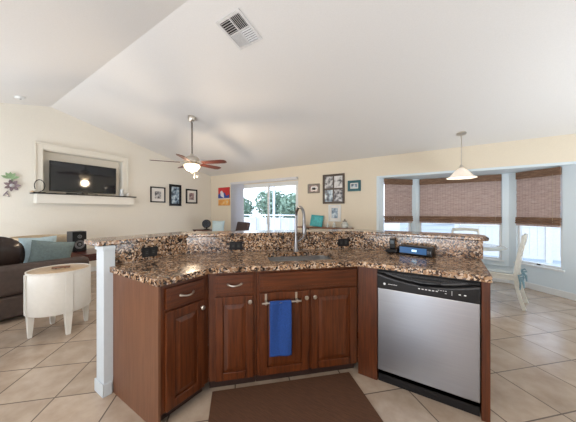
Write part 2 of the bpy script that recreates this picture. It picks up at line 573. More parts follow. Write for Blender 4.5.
# bay: left facet, centre, right facet. Each facet has a local frame: x along it, y outwards, z up
def facet(a, b):
    a, b = Vector((*a, 0)), Vector((*b, 0))
    d = (b - a)
    L = d.length
    return (a.x, a.y, 0), math.atan2(d.y, d.x), L
P0, P1, P2, P3 = (BL, B), (-0.60, 5.93), (0.912, 5.93), (BR, B)
FAC = {'left': (facet(P0, P1), 0.10, 0.79), 'centre': (facet(P1, P2), 0.07, 1.415), 'right': (facet(P2, P3), 0.118, 0.745)}
SILL, HEAD = 0.41, 1.965
MF = Matrix(((1, 0, 0, 0), (0, 0, 1, 0), (0, 1, 0, 0), (0, 0, 0, 1)))
REEDLAB = {'left': 'narrow woven reed roman shade on the left side of the bay',
           'centre': 'wide woven reed roman shade on the middle window of the bay behind the pendant lamp',
           'right': 'narrow woven reed roman shade on the right side of the bay above the white chair'}
for wi, (nm, ((loc, rot, L), w0, w1)) in enumerate(FAC.items()):
    ww = MB()
    ww.prism([(0, 0), (L, 0), (L, BZ), (0, BZ)], 0, 0.11, holes=[[(w0, SILL), (w0, HEAD), (w1, HEAD), (w1, SILL)]], M=MF)
    o = ww.build('wall_bay_' + nm, BAY)
    o.location = loc
    o.rotation_euler = (0, 0, rot)
    struct(o)
    b_ = MB().box(0.004, L - 0.004, -0.014, -0.001, 0, 0.10).build('baseboard_bay_' + nm, TRIM, bevel=0.004)
    b_.location = loc
    b_.rotation_euler = (0, 0, rot)
    struct(b_)
    # window: frame, sash rail, mullions, glass, sill
    f = MB()
    t = 0.035
    f.box(w0, w0 + t, 0.03, 0.09, SILL, HEAD).box(w1 - t, w1, 0.03, 0.09, SILL, HEAD)
    f.box(w0 + t, w1 - t, 0.03, 0.09, SILL, SILL + t).box(w0 + t, w1 - t, 0.03, 0.09, HEAD - t, HEAD)
    f.box(w0 + t, w1 - t, 0.035, 0.08, 1.17, 1.21)
    fo = f.build('window_%d' % (wi + 1), TRIM, bevel=0.003)
    fo.location = loc
    fo.rotation_euler = (0, 0, rot)
    struct(fo)
    MB().box(w0 + t, w1 - t, 0.058, 0.062, SILL + t, HEAD - t).build('window_glass', GLASS, fo)
    MB().box(w0 - 0.03, w1 + 0.03, -0.03, 0.03, SILL - 0.025, SILL + 0.001).build('window_sill', TRIM, fo, bevel=0.004)
    MB().box((w0 + w1) / 2 - 0.02, (w0 + w1) / 2 + 0.02, 0.015, 0.035, SILL + 0.012, SILL + 0.03).build('window_latch', BLACK, fo)
    # roman shade
    sw0, sw1 = w0 + 0.012, w1 - 0.005
    if nm == 'centre':
        sw0, sw1 = 0.075, 1.405
    sh = thing('roman_shade', REEDLAB[nm], 'window shade', loc, rot, 'woven reed shades in the bay window')
    MB().box(sw0, sw1, -0.035, -0.004, 1.865, 1.985).build('valance', REED_D, sh, bevel=0.004)
    MB().grid(lambda a, c: Vector((sw0 + 0.006 + (sw1 - sw0 - 0.012) * a, -0.016 + 0.003 * math.sin(c * 40), 1.17 + 0.70 * c)), 8, 60
              ).build('woven_panel', REED, sh, solid=0.005)
    fb = MB()
    for k in range(3):
        z = 1.185 - k * 0.038
        fb.tube([(sw0, -0.022 - 0.004 * k, z), (sw1, -0.022 - 0.004 * k, z)], 0.019, 8)
    fb.build('bottom_fold', REED_D, sh, smooth=True)
    MB().box(sw0 + 0.003, sw1 - 0.003, -0.026, -0.010, 1.058, 1.10).build('hem', REED, sh, bevel=0.003)
    if nm != 'left':
        MB().tube([(sw1 - 0.09, -0.038, 1.88), (sw1 - 0.09, -0.04, 1.12)], 0.002, 6).build('pull_cord', TAN, sh)
struct(MB().prism([(P0[0], B + 0.003), (P3[0], B + 0.003), (P2[0] + 0.05, 6.04), (P1[0] - 0.05, 6.04)], BZ - 0.004, BZ + 0.06).build('ceiling_bay', BAY))
struct(MB().box(BL - 0.05, BR + 0.05, B - 0.004, B - 0.001, BZ, BZ + 0.035).box(BL - 0.05, BL, B - 0.004, B - 0.001, 0.0, BZ).build('trim_1', BAY))
struct(MB().box(W + 0.001, D0 - 0.06, B - 0.014, B - 0.001, 0, 0.1).build('baseboard_back', TRIM, bevel=0.004))
struct(MB().box(D1 + 0.05, BL - 0.055, B - 0.014, B - 0.001, 0, 0.1).build('baseboard_middle', TRIM, bevel=0.004))
struct(MB().box(W + 0.001, W + 0.014, REAR, B - 0.02, 0, 0.1).build('baseboard_left', TRIM, bevel=0.004))

# sliding glass door
sd = MB()
sd.box(D0, D0 + 0.05, B + 0.02, B + 0.10, 0, DZ).box(D1 - 0.05, D1, B + 0.02, B + 0.10, 0, DZ)
sd.box(D0 + 0.05, D1 - 0.05, B + 0.02, B + 0.10, DZ - 0.05, DZ).box(D0 + 0.05, D1 - 0.05, B + 0.02, B + 0.10, 0, 0.03)
door = struct(sd.build('door_1', TRIM, bevel=0.003))
for (x0, x1, y) in ((D0 + 0.05, -4.11, 0.04), (-4.19, D1 - 0.05, 0.075)):
    p = MB()
    y0, y1 = B + y - 0.014, B + y + 0.014
    p.box(x0, x0 + 0.06, y0, y1, 0.03, DZ - 0.05).box(x1 - 0.06, x1, y0, y1, 0.03, DZ - 0.05)
    p.box(x0 + 0.06, x1 - 0.06, y0, y1, 0.03, 0.12).box(x0 + 0.06, x1 - 0.06, y0, y1, DZ - 0.11, DZ - 0.05)
    po = p.build('door_panel', TRIM, door)
    MB().box(x0 + 0.06, x1 - 0.06, B + y - 0.003, B + y + 0.003, 0.12, DZ - 0.11).build('door_glass', GLASS, po)
MB().box(-4.16, -4.135, B - 0.02, B + 0.024, 0.95, 1.15).build('door_handle', TRIM, door)

# vertical blind: headrail and stacked slats
vb = thing('vertical_blind', 'white vertical blind drawn open to the left of the sliding glass door', 'blind', (-4.3, B, 0))
MB().box(-1.2, 1.13, -0.09, -0.003, 2.10, 2.165).build('headrail', mat('blind_white', (0.62, 0.62, 0.64), 0.5), vb, bevel=0.004)
slat_m = mat('blind_slat', (0.52, 0.54, 0.60), 0.5, var=0.03)
for k in range(9):
    x = -1.14 + k * 0.052
    a = math.radians(62)
    M = Matrix.Translation((x, -0.06, 0)) @ Matrix.Rotation(a, 4, 'Z')
    MB().box(-0.042, 0.042, -0.0015, 0.0015, 0.04, 2.10, M).build('slat', slat_m, vb)

# ------------------------------------------------------------------ outdoors
struct(MB().box(-30, 30, 6.14, 40, -0.25, -0.06).build('ground', mat('patio_concrete', (0.42, 0.43, 0.43), 0.8, scale=3)))
struct(MB().box(-14, -1.5, 5.45, 6.14, -0.2, -0.07).build('trim_2', mat('patio_concrete', (0.5, 0.5, 0.48), 0.8)))
def fence(x0, x1, y, h, label):
    t = thing('garden_fence', label, 'fence', (x0, y, -0.06))
    n = max(2, int((x1 - x0) / 1.8))
    w = (x1 - x0) / n
    vin = mat('white_vinyl', (0.58, 0.57, 0.55), 0.5)
    for k in range(n + 1):
        MB().box(k * w - 0.06, k * w + 0.06, -0.06, 0.06, 0, h + 0.06).build('post', vin, t)
    for k in range(n):
        p = MB().box(k * w + 0.06, (k + 1) * w - 0.06, -0.025, 0.025, 0.08, 0.16).box(k * w + 0.06, (k + 1) * w - 0.06, -0.025, 0.025, h - 0.08, h)
        m_ = int((w - 0.12) / 0.15)
        for j in range(m_):
            xx = k * w + 0.06 + j * (w - 0.12) / m_
            p.box(xx + 0.003, xx + (w - 0.12) / m_ - 0.003, -0.012, 0.012, 0.1, h - 0.02)
        p.build('fence_panel', vin, t)
fence(-15.5, -4.5, 11.6, 0.98, 'low white board fence beyond the sliding glass door, seen under the trees')

# pool cage
pc = thing('screen_enclosure', 'white framed pool screen enclosure beyond the sliding glass door', 'screen enclosure', (-9, 9, -0.06))
wm = mat('cage_white', (0.75, 0.77, 0.80), 0.5)
for x in (-6, -3.6, -1.2, 1.2, 3.6, 5.6):
    MB().bar((x, 1.5, 0), (x, 1.5, 3.1), 0.09).build('post', wm, pc)
MB().bar((-6.3, 1.5, 3.1), (5.9, 1.5, 3.1), 0.09, 0.14).build('beam', wm, pc)
MB().bar((-6.3, 1.5, 1.15), (5.9, 1.5, 1.15), 0.06, 0.06).build('rail', wm, pc)
for x in (-6, -3.6, -1.2, 1.2, 3.6, 5.6):
    MB().bar((x, 1.5, 3.1), (x + 1.6, -1.2, 4.0), 0.07).build('rafter', wm, pc)
MB().bar((-6, 1.5, 3.05), (-1.2, 1.5, 1.9), 0.05).build('brace', mat('cage_pink', (0.70, 0.45, 0.45), 0.5), pc)

def tree(x, y, h, r, label, seed):
    rnd = random.Random(seed)
    t = thing('garden_tree', label, 'tree', (x, y, -0.06), 0, 'trees behind the garden fence')
    MB().tube([(0, 0, 0), (0.05, 0.02, h * 0.35), (0, 0, h * 0.6)], [0.11, 0.08, 0.05], 8).build('trunk', mat('bark', (0.16, 0.12, 0.09), 0.9), t)
    f = MB()
    for k in range(1500):
        a, b_ = rnd.random() * 2 * PI, math.acos(2 * rnd.random() - 1)
        rr = r * (0.45 + 0.6 * rnd.random())
        c = Vector((rr * math.sin(b_) * math.cos(a), rr * math.sin(b_) * math.sin(a), h * 0.58 + rr * 0.85 * math.cos(b_)))
        s = 0.13 + 0.1 * rnd.random()
        M = Matrix.Translation(c) @ Matrix.Rotation(rnd.random() * 6, 4, Vector((rnd.random() - .5, rnd.random() - .5, rnd.random() - .5)).normalized())
        vs = [f.bm.verts.new(M @ Vector(p)) for p in ((-s, 0, 0), (0, -s * .4, 0.02), (s, 0, 0), (0, s * .4, 0.02))]
        f.bm.faces.new(vs)
    f.build('foliage', leaf_mat('leaves', (0.16, 0.24, 0.17), (0.36, 0.46, 0.34)), t)
TL = ['bushy green garden tree at the far left of the sliding door view',
      'pale green garden tree behind the left pane of the sliding door',
      'tall green garden tree behind the door meeting stile',
      'rounded green garden tree behind the right pane of the sliding door',
      'small green garden tree at the right edge of the sliding door view']
for i, (x, y, h, r) in enumerate(((-17.0, 15.5, 3.0, 1.35), (-14.0, 14.0, 2.6, 1.25), (-11.3, 15.0, 3.3, 1.3), (-8.5, 14.0, 2.7, 1.2), (-5.6, 13.8, 2.6, 1.2))):
    tree(x, y, h, r, TL[i], i)
# neighbouring house seen through the bay
nh = thing('neighbour_house', 'pale blue sided house next door seen below the bay window shades', 'house', (3.0, 13, -0.06))
hm = MB().box(-5, 9, 0, 5, 0, 2.9)
for k in range(16):
    hm.box(-5, 9, -0.02, 0.0, k * 0.18, k * 0.18 + 0.02)
hm.build('wall', mat('pale_siding', (0.46, 0.49, 0.52), 0.7), nh)
MB().prism([(-0.6, 0), (5.6, 0), (2.5, 1.5)], -5.4, 9.4, M=Matrix(((0, 0, 1, 0), (1, 0, 0, 0), (0, 1, 0, 2.9), (0, 0, 0, 1)))).build('roof', mat('roof_shingle', (0.35, 0.33, 0.33), 0.9), nh)
for x in (-3.6, -0.6, 2.2, 5.2):
    w_ = MB().box(x, x + 1.3, -0.05, -0.02, 0.8, 2.1).build('window', TRIM, nh)
    MB().box(x + 0.08, x + 0.62, -0.06, -0.05, 0.88, 2.02).box(x + 0.68, x + 1.22, -0.06, -0.05, 0.88, 2.02).build('pane', mat('far_pane', (0.25, 0.33, 0.42), 0.1), w_)
fence(0.2, 8.2, 9.2, 1.0, 'low white board fence outside the bay window')

# ------------------------------------------------------------------ island geometry
C1 = (-0.615, 1.96)
C2 = (-1.431, 1.144)
VL = 0.785    # left end of the cabinets
UR = 0.2134   # right end
def off(d, vl, ur):
    """points of the face line moved d away from the camera, from the left end to the right end"""
    return [(-1.431 - d, vl), (-1.431 - d, 1.144 + 0.41421 * d), (-0.615 - 0.41421 * d, 1.96 + d), (ur, 1.96 + d)]
def band(d0, d1, vl0, ur0, vl1=None, ur1=None):
    a = off(d0, vl0, ur0)
    b = off(d1, vl0 if vl1 is None else vl1, ur0 if ur1 is None else ur1)
    return a + b[::-1]

struct(MB().prism(band(0.66, 0.74, 0.80, 0.235), 0, 1.06).box(-2.155, -2.030, 0.728, 0.80, 0, 1.06).build('wall_island', KNEE, bevel=0.003))
struct(MB().box(-2.165, -2.020, 0.718, 0.728, 0, 0.09).box(-2.165, -2.155, 0.728, 0.80, 0, 0.09).box(-2.030, -2.020, 0.728, 0.778, 0, 0.09)
       .box(-2.163, -2.022, 0.720, 0.728, 1.03, 1.058).box(-2.030, -2.022, 0.728, 0.80, 1.03, 1.058)
       .build('baseboard_island', KNEE, bevel=0.004))

# sink cut-out in the centre frame (t to the left, y towards the viewer)
def cf(t, y):
    return (C1[0] - t / R2 + y / R2, C1[1] - t / R2 - y / R2)
SX0, SX1, SY0, SY1 = 0.105, 0.695, -0.490, -0.095
def rrect(x0, x1, y0, y1, r, n=5):
    out = []
    for cx, cy, a0 in ((x1 - r, y1 - r, 0), (x0 + r, y1 - r, 90), (x0 + r, y0 + r, 180), (x1 - r, y0 + r, 270)):
        for k in range(n + 1):
            a = math.radians(a0 + 90 * k / n)
            out.append((cx + r * math.cos(a), cy + r * math.sin(a)))
    return out
hole = [cf(*p) for p in rrect(SX0, SX1, SY0, SY1, 0.06)]
ct = MB().prism(band(-0.035, 0.64, 0.765, 0.221), 0.872, 0.910, holes=[hole]).build('countertop', GRANITE, bevel=0.008, seg=3)
tag(ct, 'lower speckled brown granite worktop wrapping around the sink', 'countertop')
sp = MB().prism(band(0.6402, 0.659, 0.802, 0.238), 0.911, 1.059).build('backsplash', GRANITE)
tag(sp, 'upright speckled brown granite backsplash between worktop and raised bar', 'backsplash')
a = off(0.612, 0.70, 0.275)
b = off(0.93, 0.70, 0.275)
bar_poly = a + [(0.275, 2.80), (0.20, 2.89), b[2], b[1], (-2.361, 0.76), (-2.32, 0.70)]
bt = MB().prism(bar_poly, 1.061, 1.094).build('bar_top', GRANITE, bevel=0.010, seg=3)
tag(bt, 'raised speckled brown granite bar top on the half wall', 'countertop')

def cab_frame(loc, rot, w, label, group='cherry base cabinets of the island'):
    t = thing('base_cabinet', label, 'cabinet', (loc[0], loc[1], 0), rot, group)
    b_ = MB()
    b_.box(0.001, w - 0.001, -0.60, -0.02, 0.095, 0.868)
    b_.build('carcass', VENEER, t)
    f = MB()
    f.box(0.001, w - 0.001, -0.0198, 0.0, 0.095, 0.868)
    f.build('face_frame', CHERRY, t, bevel=0.0015)
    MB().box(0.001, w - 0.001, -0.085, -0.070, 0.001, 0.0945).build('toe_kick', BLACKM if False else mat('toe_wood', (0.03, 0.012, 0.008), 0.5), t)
    return t
def panel_door(parent, x0, x1, z0, z1, name='door', m=None):
    """framed door with a raised centre panel, face at y = 0.02"""
    d = MB()
    s = 0.055
    y0, y1 = 0.0005, 0.020
    d.box(x0, x0 + s, y0, y1, z0, z1).box(x1 - s, x1, y0, y1, z0, z1)
    d.box(x0 + s, x1 - s, y0, y1, z0, z0 + s).box(x0 + s, x1 - s, y0, y1, z1 - s, z1)
    d.box(x0 + s, x1 - s, y0, 0.009, z0 + s, z1 - s)
    o = d.build(name, m or CHERRY, parent, bevel=0.0035, seg=2)
    # raised field with sloped shoulders
    p = MB()
    a0, a1, c0, c1 = x0 + s + 0.006, x1 - s - 0.006, z0 + s + 0.006, z1 - s - 0.006
    k = 0.028
    v = [p.bm.verts.new(q) for q in ((a0, 0.0092, c0), (a1, 0.0092, c0), (a1, 0.0092, c1), (a0, 0.0092, c1),
                                     (a0 + k, 0.0185, c0 + k), (a1 - k, 0.0185, c0 + k), (a1 - k, 0.0185, c1 - k), (a0 + k, 0.0185, c1 - k))]
    for q in ((0, 1, 5, 4), (1, 2, 6, 5), (2, 3, 7, 6), (3, 0, 4, 7), (4, 5, 6, 7)):
        p.bm.faces.new([v[i] for i in q])
    p.build('raised_panel', CHERRY, o)
    return o
def drawer(parent, x0, x1, z0, z1, name='drawer'):
    d = MB()
    d.box(x0, x1, 0.0005, 0.018, z0, z1)
    d.box(x0 + 0.022, x1 - 0.022, 0.018, 0.0215, z0 + 0.022, z1 - 0.022)
    return d.build(name, CHERRY_H, parent, bevel=0.004)
def knob(parent, x, z):
    M = Matrix.Translation((x, 0.020, z)) @ Matrix.Rotation(-PI / 2, 4, 'X')
    MB().lathe([(0, 0), (0.007, 0), (0.006, 0.010), (0.014, 0.017), (0.016, 0.022), (0.012, 0.027), (0, 0.028)], seg=18, M=M).build('knob', NICKEL, parent, smooth=True)
def pull(parent, xc, z, w=0.10):
    pts = []
    for k in range(13):
        s = k / 12
        pts.append((xc - w / 2 + w * s, 0.021 + 0.024 * math.sin(PI * s) ** 0.7, z - 0.008 * math.sin(PI * s)))
    rr = [0.0055 if 1 < k < 11 else 0.0075 for k in range(13)]
    MB().tube(pts, rr, 8).build('handle', NICKEL, parent, smooth=True)

# left leg: x runs towards the camera (-v), y towards +u
cl = cab_frame((-1.431, 1.144), -PI / 2, 0.344, 'cherry base cabinet at the left end of the island, side panel facing the ottoman')
dr = drawer(cl, 0.048, 0.318, 0.716, 0.842)
pull(dr, 0.183, 0.782)
do = panel_door(cl, 0.048, 0.318, 0.100, 0.700)
knob(do, 0.072, 0.655)
MB().box(0.3445, 0.358, -0.62, 0.0, 0.001, 0.868).build('side_panel', VENEER, cl)
MB().box(0.0, 0.36, -0.639, -0.621, 0.001, 0.868).build('back_panel', VENEER, cl)
# centre run
rc = math.radians(225)
LC = 1.154
c2 = cab_frame(cf(0.8135, 0), rc, LC - 0.8135, 'cherry base cabinet with one drawer beside the corner, left of the blue towel')
dr = drawer(c2, 0.022, 0.292, 0.716, 0.850)
pull(dr, 0.157, 0.785)
do = panel_door(c2, 0.022, 0.292, 0.098, 0.695)
knob(do, 0.048, 0.655)
c3 = thing('sink_cabinet', 'wide two door cherry cabinet under the sink with a blue towel on its door', 'cabinet', (C1[0], C1[1], 0), rc, 'cherry base cabinets of the island')
fs = MB().box(0.001, 0.812, -0.60, -0.588, 0.095, 0.868).box(0.001, 0.016, -0.588, -0.02, 0.095, 0.868).box(0.797, 0.812, -0.588, -0.02, 0.095, 0.868)
fs.box(0.016, 0.797, -0.588, -0.02, 0.095, 0.112)
fs.build('carcass', VENEER, c3)
MB().box(0.001, 0.812, -0.0198, 0, 0.095, 0.868).build('face_frame', CHERRY, c3, bevel=0.0015)
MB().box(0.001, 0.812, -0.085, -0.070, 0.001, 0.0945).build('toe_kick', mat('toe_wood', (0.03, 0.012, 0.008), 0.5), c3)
drawer(c3, 0.022, 0.790, 0.722, 0.850, 'false_drawer')
d1 = panel_door(c3, 0.022, 0.395, 0.098, 0.705)
knob(d1, 0.372, 0.655)
d2 = panel_door(c3, 0.415, 0.790, 0.098, 0.705)
knob(d2, 0.438, 0.655)

# towel bar and towel
tbx = 0.0
tb = thing('towel_bar', 'short nickel towel bar hooked over the left sink cabinet door', 'towel bar', (C1[0], C1[1], 0), rc)
MB().tube([(0.483, 0.052, 0.640), (0.776, 0.052, 0.640)], 0.0065, 10).build('bar', NICKEL, tb, smooth=True)
for x in (0.515, 0.745):
    MB().box(x - 0.008, x + 0.008, 0.0205, 0.056, 0.628, 0.652).box(x - 0.008, x + 0.008, 0.0205, 0.024, 0.652, 0.700).build('bracket', NICKEL, tb, bevel=0.002)
tw = MB()
def towel(a, c):
    # c runs over the bar: front hem to back hem
    s = c * 0.62
    x = 0.562 + 0.158 * a
    flare = 0.004 * math.sin(a * 9)
    if s < 0.385:
        z = 0.640 - 0.385 + s + 0.0
        return Vector((x + (0.385 - s) * 0.012 * (a - 0.4), 0.0625 + flare + 0.006 * math.sin(a * 5 + s * 7), z + 0.0))
    if s < 0.42:
        k = (s - 0.385) / 0.035 * PI
        return Vector((x, 0.052 + 0.0105 * math.cos(k), 0.640 + 0.0105 * math.sin(k)))
    return Vector((x, 0.0415 - 0.0, 0.640 - (s - 0.42) * 0.85))
tw.grid(towel, 18, 60)
two = tw.build('hand_towel', BLUE_TOWEL, None, smooth=True, solid=0.006)
two.location = (C1[0], C1[1], 0)
two.rotation_euler = (0, 0, rc)
tag(two, 'royal blue hand towel hanging from the towel bar on the sink cabinet', 'towel')

# cherry panels beside the dishwasher
fp = MB().box(0.001, 0.150, -0.019, 0.0, 0.001, 0.868).box(0.001, 0.018, -0.06, -0.019, 0.001, 0.868)
fo = fp.build('cabinet_filler', CHERRY, None, bevel=0.0015)
fo.location = (-0.462, 1.96, 0)
fo.rotation_euler = (0, 0, PI)
tag(fo, 'vertical cherry filler board between the sink cabinet and the dishwasher', 'panel')
ep = MB().box(0.001, 0.045, -0.62, 0.018, 0.001, 0.869)
eo = ep.build('end_panel', CHERRY, None, bevel=0.002)
eo.location = (0.2145, 1.96, 0)
eo.rotation_euler = (0, 0, PI)
tag(eo, 'cherry end panel closing the island right of the dishwasher', 'panel')

# dishwasher: x to the left, y towards the viewer
dw = thing('dishwasher', 'stainless steel dishwasher with black control panel built into the island', 'dishwasher', (0.167, 1.96, 0), PI)
DWW = 0.626
MB().box(0.003, DWW - 0.003, -0.58, -0.012, 0.06, 0.862).build('tub', BLACKM, dw)
MB().box(0.003, DWW - 0.003, -0.0115, 0.022, 0.105, 0.725).build('door', STEEL, dw, bevel=0.005)
# control panel with a curved handle recess
cp = MB()
n = 24
def cpf(a, c):
    x = 0.003 + (DWW - 0.006) * a
    z = 0.728 + 0.128 * c
    arch = 0.060 + 0.05 * (2 * a - 1) ** 2   # height of the recess above the panel foot
    zz = z - 0.728
    y = 0.028 if zz < arch else 0.028 - min(0.022, (zz - arch) * 1.6)
    if zz > 0.118:
        y = 0.024
    return Vector((x, y, z))
cp.grid(cpf, n, 26)
cpo = cp.build('control_panel', BLACK, dw, smooth=True)
MB().box(0.003, DWW - 0.003, -0.0115, 0.003, 0.728, 0.861).build('panel_back', BLACK, cpo)
MB().box(0.30 - 0.09, 0.30 + 0.09, 0.012, 0.026, 0.815, 0.832).build('latch_handle', BLACK, cpo, bevel=0.003)
mk = mat('panel_print', (0.75, 0.76, 0.78), 0.4)
M_ = Matrix.Translation((DWW - 0.055, 0.0285, 0.765)) @ Matrix.Rotation(-PI / 2, 4, 'X')
MB().lathe([(0, 0), (0.0085, 0), (0.0085, 0.001), (0, 0.001)], seg=20, M=M_).build('badge', mk, cpo)
lg = MB()
for k, wd in enumerate((4, 3, 4, 4, 3, 4, 4, 3, 4)):
    x = DWW - 0.082 - k * 0.0068
    lg.box(x - wd * 0.001, x, 0.0282, 0.0288, 0.7635, 0.7685)
lg.build('lettering', mk, cpo)
for k in range(6):
    MB().box(0.335 - k * 0.021, 0.347 - k * 0.021, 0.028, 0.0305, 0.765, 0.771).build('button', mk, cpo)
for k in range(2):
    MB().box(0.075 + k * 0.028, 0.087 + k * 0.028, 0.028, 0.0305, 0.765, 0.771).build('button', mk, cpo)
ic = MB()
for k in range(4):
    ic.box(0.222 - k * 0.014, 0.230 - k * 0.014, 0.028, 0.0287, 0.776, 0.779)
MB().box(0.150, 0.152, 0.028, 0.0287, 0.755, 0.785).build('divider_mark', mk, cpo)
MB().box(0.180, 0.190, 0.028, 0.0287, 0.760, 0.763).build('indicator_light', mk, cpo)
ic.build('indicator_marks', mk, cpo)
MB().box(0.003, DWW - 0.003, -0.035, -0.012, 0.001, 0.102).build('kick_plate', BLACK, dw)

# ------------------------------------------------------------------ sink, faucet
sk = thing('kitchen_sink', 'undermount steel sink let into the granite worktop', 'sink', (C1[0], C1[1], 0), rc)
hs = rrect(SX0 - 0.006, SX1 + 0.006, SY0 - 0.006, SY1 + 0.006, 0.065)
fl = rrect(SX0 + 0.03, SX1 - 0.03, SY0 + 0.03, SY1 - 0.03, 0.06)
rim = rrect(SX0 - 0.03, SX1 + 0.03, SY0 - 0.03, SY1 + 0.03, 0.075)
sm = MB()
def ring(ps, z):
    return [sm.bm.verts.new((p[0], p[1], z)) for p in ps]
r0, r1, r2, r3 = ring(rim, 0.8705), ring(hs, 0.8705), ring(hs, 0.72), ring(fl, 0.685)
for p, q in ((r0, r1), (r1, r2), (r2, r3)):
    for k in range(len(p)):
        j = (k + 1) % len(p)
        sm.bm.faces.new((p[k], p[j], q[j], q[k]))
sm.bm.faces.new(r3)
sm.build('basin', mat('sink_steel', (0.62, 0.62, 0.62), 0.3, metal=1), sk, smooth=True)
MB().lathe([(0.0, 0.002), (0.03, 0.002), (0.042, 0.004), (0.044, 0.0)], c=((SX0 + SX1) / 2, (SY0 + SY1) / 2, 0.686), seg=24).build('drain', CHROME, sk, smooth=True)

FU, FV = -1.265, 2.070
fa = thing('kitchen_faucet', 'tall gooseneck steel faucet standing behind the sink', 'faucet', (FU, FV, 0.911), math.radians(-36))
# local +x points over the sink
MB().lathe([(0.0, 0), (0.028, 0), (0.028, 0.006), (0.021, 0.014), (0.017, 0.08), (0.0165, 0.15), (0.0, 0.15)], seg=24).build('base', CHROME, fa, smooth=True)
pts = [(0, 0, 0.15), (0, 0, 0.22), (0, 0, 0.30), (0, 0, 0.34)]
for k in range(1, 15):
    a = PI - PI * k / 14
    pts.append((0.095 + 0.095 * math.cos(a), 0, 0.34 + 0.095 * math.sin(a)))
pts.append((0.192, 0, 0.31))
MB().tube(pts, 0.0135, 14).build('neck', CHROME, fa, smooth=True)
MB().tube([(0.192, 0, 0.31), (0.196, 0, 0.27), (0.198, 0, 0.20), (0.198, 0, 0.185)], [0.0145, 0.017, 0.021, 0.018], 16).build('spray_head', CHROME, fa, smooth=True)
MB().tube([(0, 0.015, 0.10), (0, 0.035, 0.105), (0.02, 0.06, 0.13), (0.035, 0.075, 0.17)], [0.010, 0.008, 0.006, 0.005], 10).build('lever', CHROME, fa, smooth=True)

# outlets in the backsplash
def outlet(loc, rot, label):
    t = thing('wall_outlet', label, 'outlet', loc, rot, 'black outlets in the backsplash')
    MB().box(-0.062, 0.062, 0.0, 0.007, -0.040, 0.040).build('cover_plate', BLACK, t, bevel=0.003)
    for x in (-0.026, 0.026):
        s = MB().box(x - 0.017, x + 0.017, 0.007, 0.010, -0.025, 0.025).build('socket', BLACKM, t, bevel=0.002)
        MB().box(x - 0.009, x + 0.009, 0.0101, 0.0106, 0.004, 0.007).box(x - 0.009, x + 0.009, 0.0101, 0.0106, -0.009, -0.006).build('slot', mat('slot_grey', (0.08, 0.08, 0.08), 0.5), s)
outlet((-2.0695, 1.065, 0.972), -PI / 2, 'black wall outlet in the left wing of the granite backsplash')
q = cf(1.155 + 0.265 - 0.008, -0.6395)
outlet((-1.7495, 1.7295, 0.970), rc, 'black wall outlet in the backsplash left of the faucet')
outlet((-0.950, 2.5285, 0.972), rc, 'black wall outlet in the backsplash right of the faucet')

# clock radio and phone on the worktop
cr = thing('clock_radio', 'black clock radio with a glowing blue display on the worktop', 'clock radio', (-0.250, 2.475, 0.911), math.radians(-13))
MB().box(-0.140, 0.145, -0.04, 0.05, 0, 0.085).build('body', BLACK, cr, bevel=0.012, seg=3)
MB().box(-0.125, 0.100, -0.0425, -0.0405, 0.018, 0.072).build('display', mat('blue_screen', (0.03, 0.10, 0.22), 0.2, emit=(0.03, 0.12, 0.35), estr=0.3), cr)
MB().box(-0.020, 0.020, -0.0435, -0.0425, 0.036, 0.054).build('clock_digits', mat('blue_digits', (0.5, 0.8, 1), 0.3, emit=(0.5, 0.8, 1), estr=1.0), cr)
for x in (0.113, 0.130):
    MB().box(x - 0.005, x + 0.005, -0.046, -0.0405, 0.03, 0.055).build('button', mat('grey_plastic', (0.10, 0.12, 0.16), 0.4), cr)
ph = thing('cordless_phone', 'black cordless phone standing in its cradle left of the clock radio', 'phone', (-0.455, 2.530, 0.911), math.radians(-5))
MB().box(-0.055, 0.055, -0.045, 0.045, 0, 0.035).build('cradle', BLACK, ph, bevel=0.01, seg=3)
MB().box(-0.028, 0.024, -0.01, 0.015, 0.035, 0.135).build('handset', BLACK, ph, bevel=0.008, seg=3)
MB().box(-0.018, 0.014, -0.0125, -0.0105, 0.085, 0.115).build('screen', mat('dim_screen', (0.12, 0.15, 0.17), 0.2), ph)

# kitchen mat
rugq = [(-1.425, 1.175), (-0.675, 1.925), (0.025, 1.225), (-0.725, 0.475)]
rg = MB().prism(rugq, 0.001, 0.012).build('kitchen_mat', RUG, None, bevel=0.004)
tag(rg, 'dark brown rectangular mat on the tiles in front of the sink cabinet', 'mat')

# ------------------------------------------------------------------ TV niche and left wall
X0 = W
tf = MB()
fw = 0.11
z0 = 1.665
a0, a1, zt = NV0 - 0.012, NV1 + 0.012, NZ1 + 0.012
tf.box(X0 + 0.001, X0 + 0.035, a0 - fw, a0, z0, zt + fw).box(X0 + 0.001, X0 + 0.035, a1, a1 + fw, z0, zt + fw)
tf.box(X0 + 0.001, X0 + 0.035, a0, a1, zt, zt + fw)
tf.box(X0 + 0.035, X0 + 0.05, a0 - fw - 0.012, a0 - fw + 0.018, z0, zt + fw + 0.012).box(X0 + 0.035, X0 + 0.05, a1 + fw - 0.018, a1 + fw + 0.012, z0, zt + fw + 0.012)
tf.box(X0 + 0.035, X0 + 0.05, a0 - fw + 0.018, a1 + fw - 0.018, zt + fw - 0.018, zt + fw + 0.012)
struct(tf.build('trim_3', mat('niche_trim', (0.72, 0.69, 0.61), 0.5, var=0.01), bevel=0.004))
ms = thing('mantel_shelf', 'white box mantel shelf with a black top board under the television', 'shelf', (X0, 2.05, 0))
MB().box(0.001, 0.22, -0.84, 0.81, 1.455, 1.628).build('shelf_box', mat('mantel_white', (0.74, 0.72, 0.66), 0.5, var=0.01), ms, bevel=0.004)
MB().box(0.001, 0.25, -0.89, 0.85, 1.6285, 1.650).build('top_board', BLACK, ms, bevel=0.003)
tv = thing('television', 'flat black television standing in the wall niche above the mantel', 'television', (X0 - 0.03, 2.0, 1.664))
tv.rotation_euler = (0, math.radians(2.3), 0)
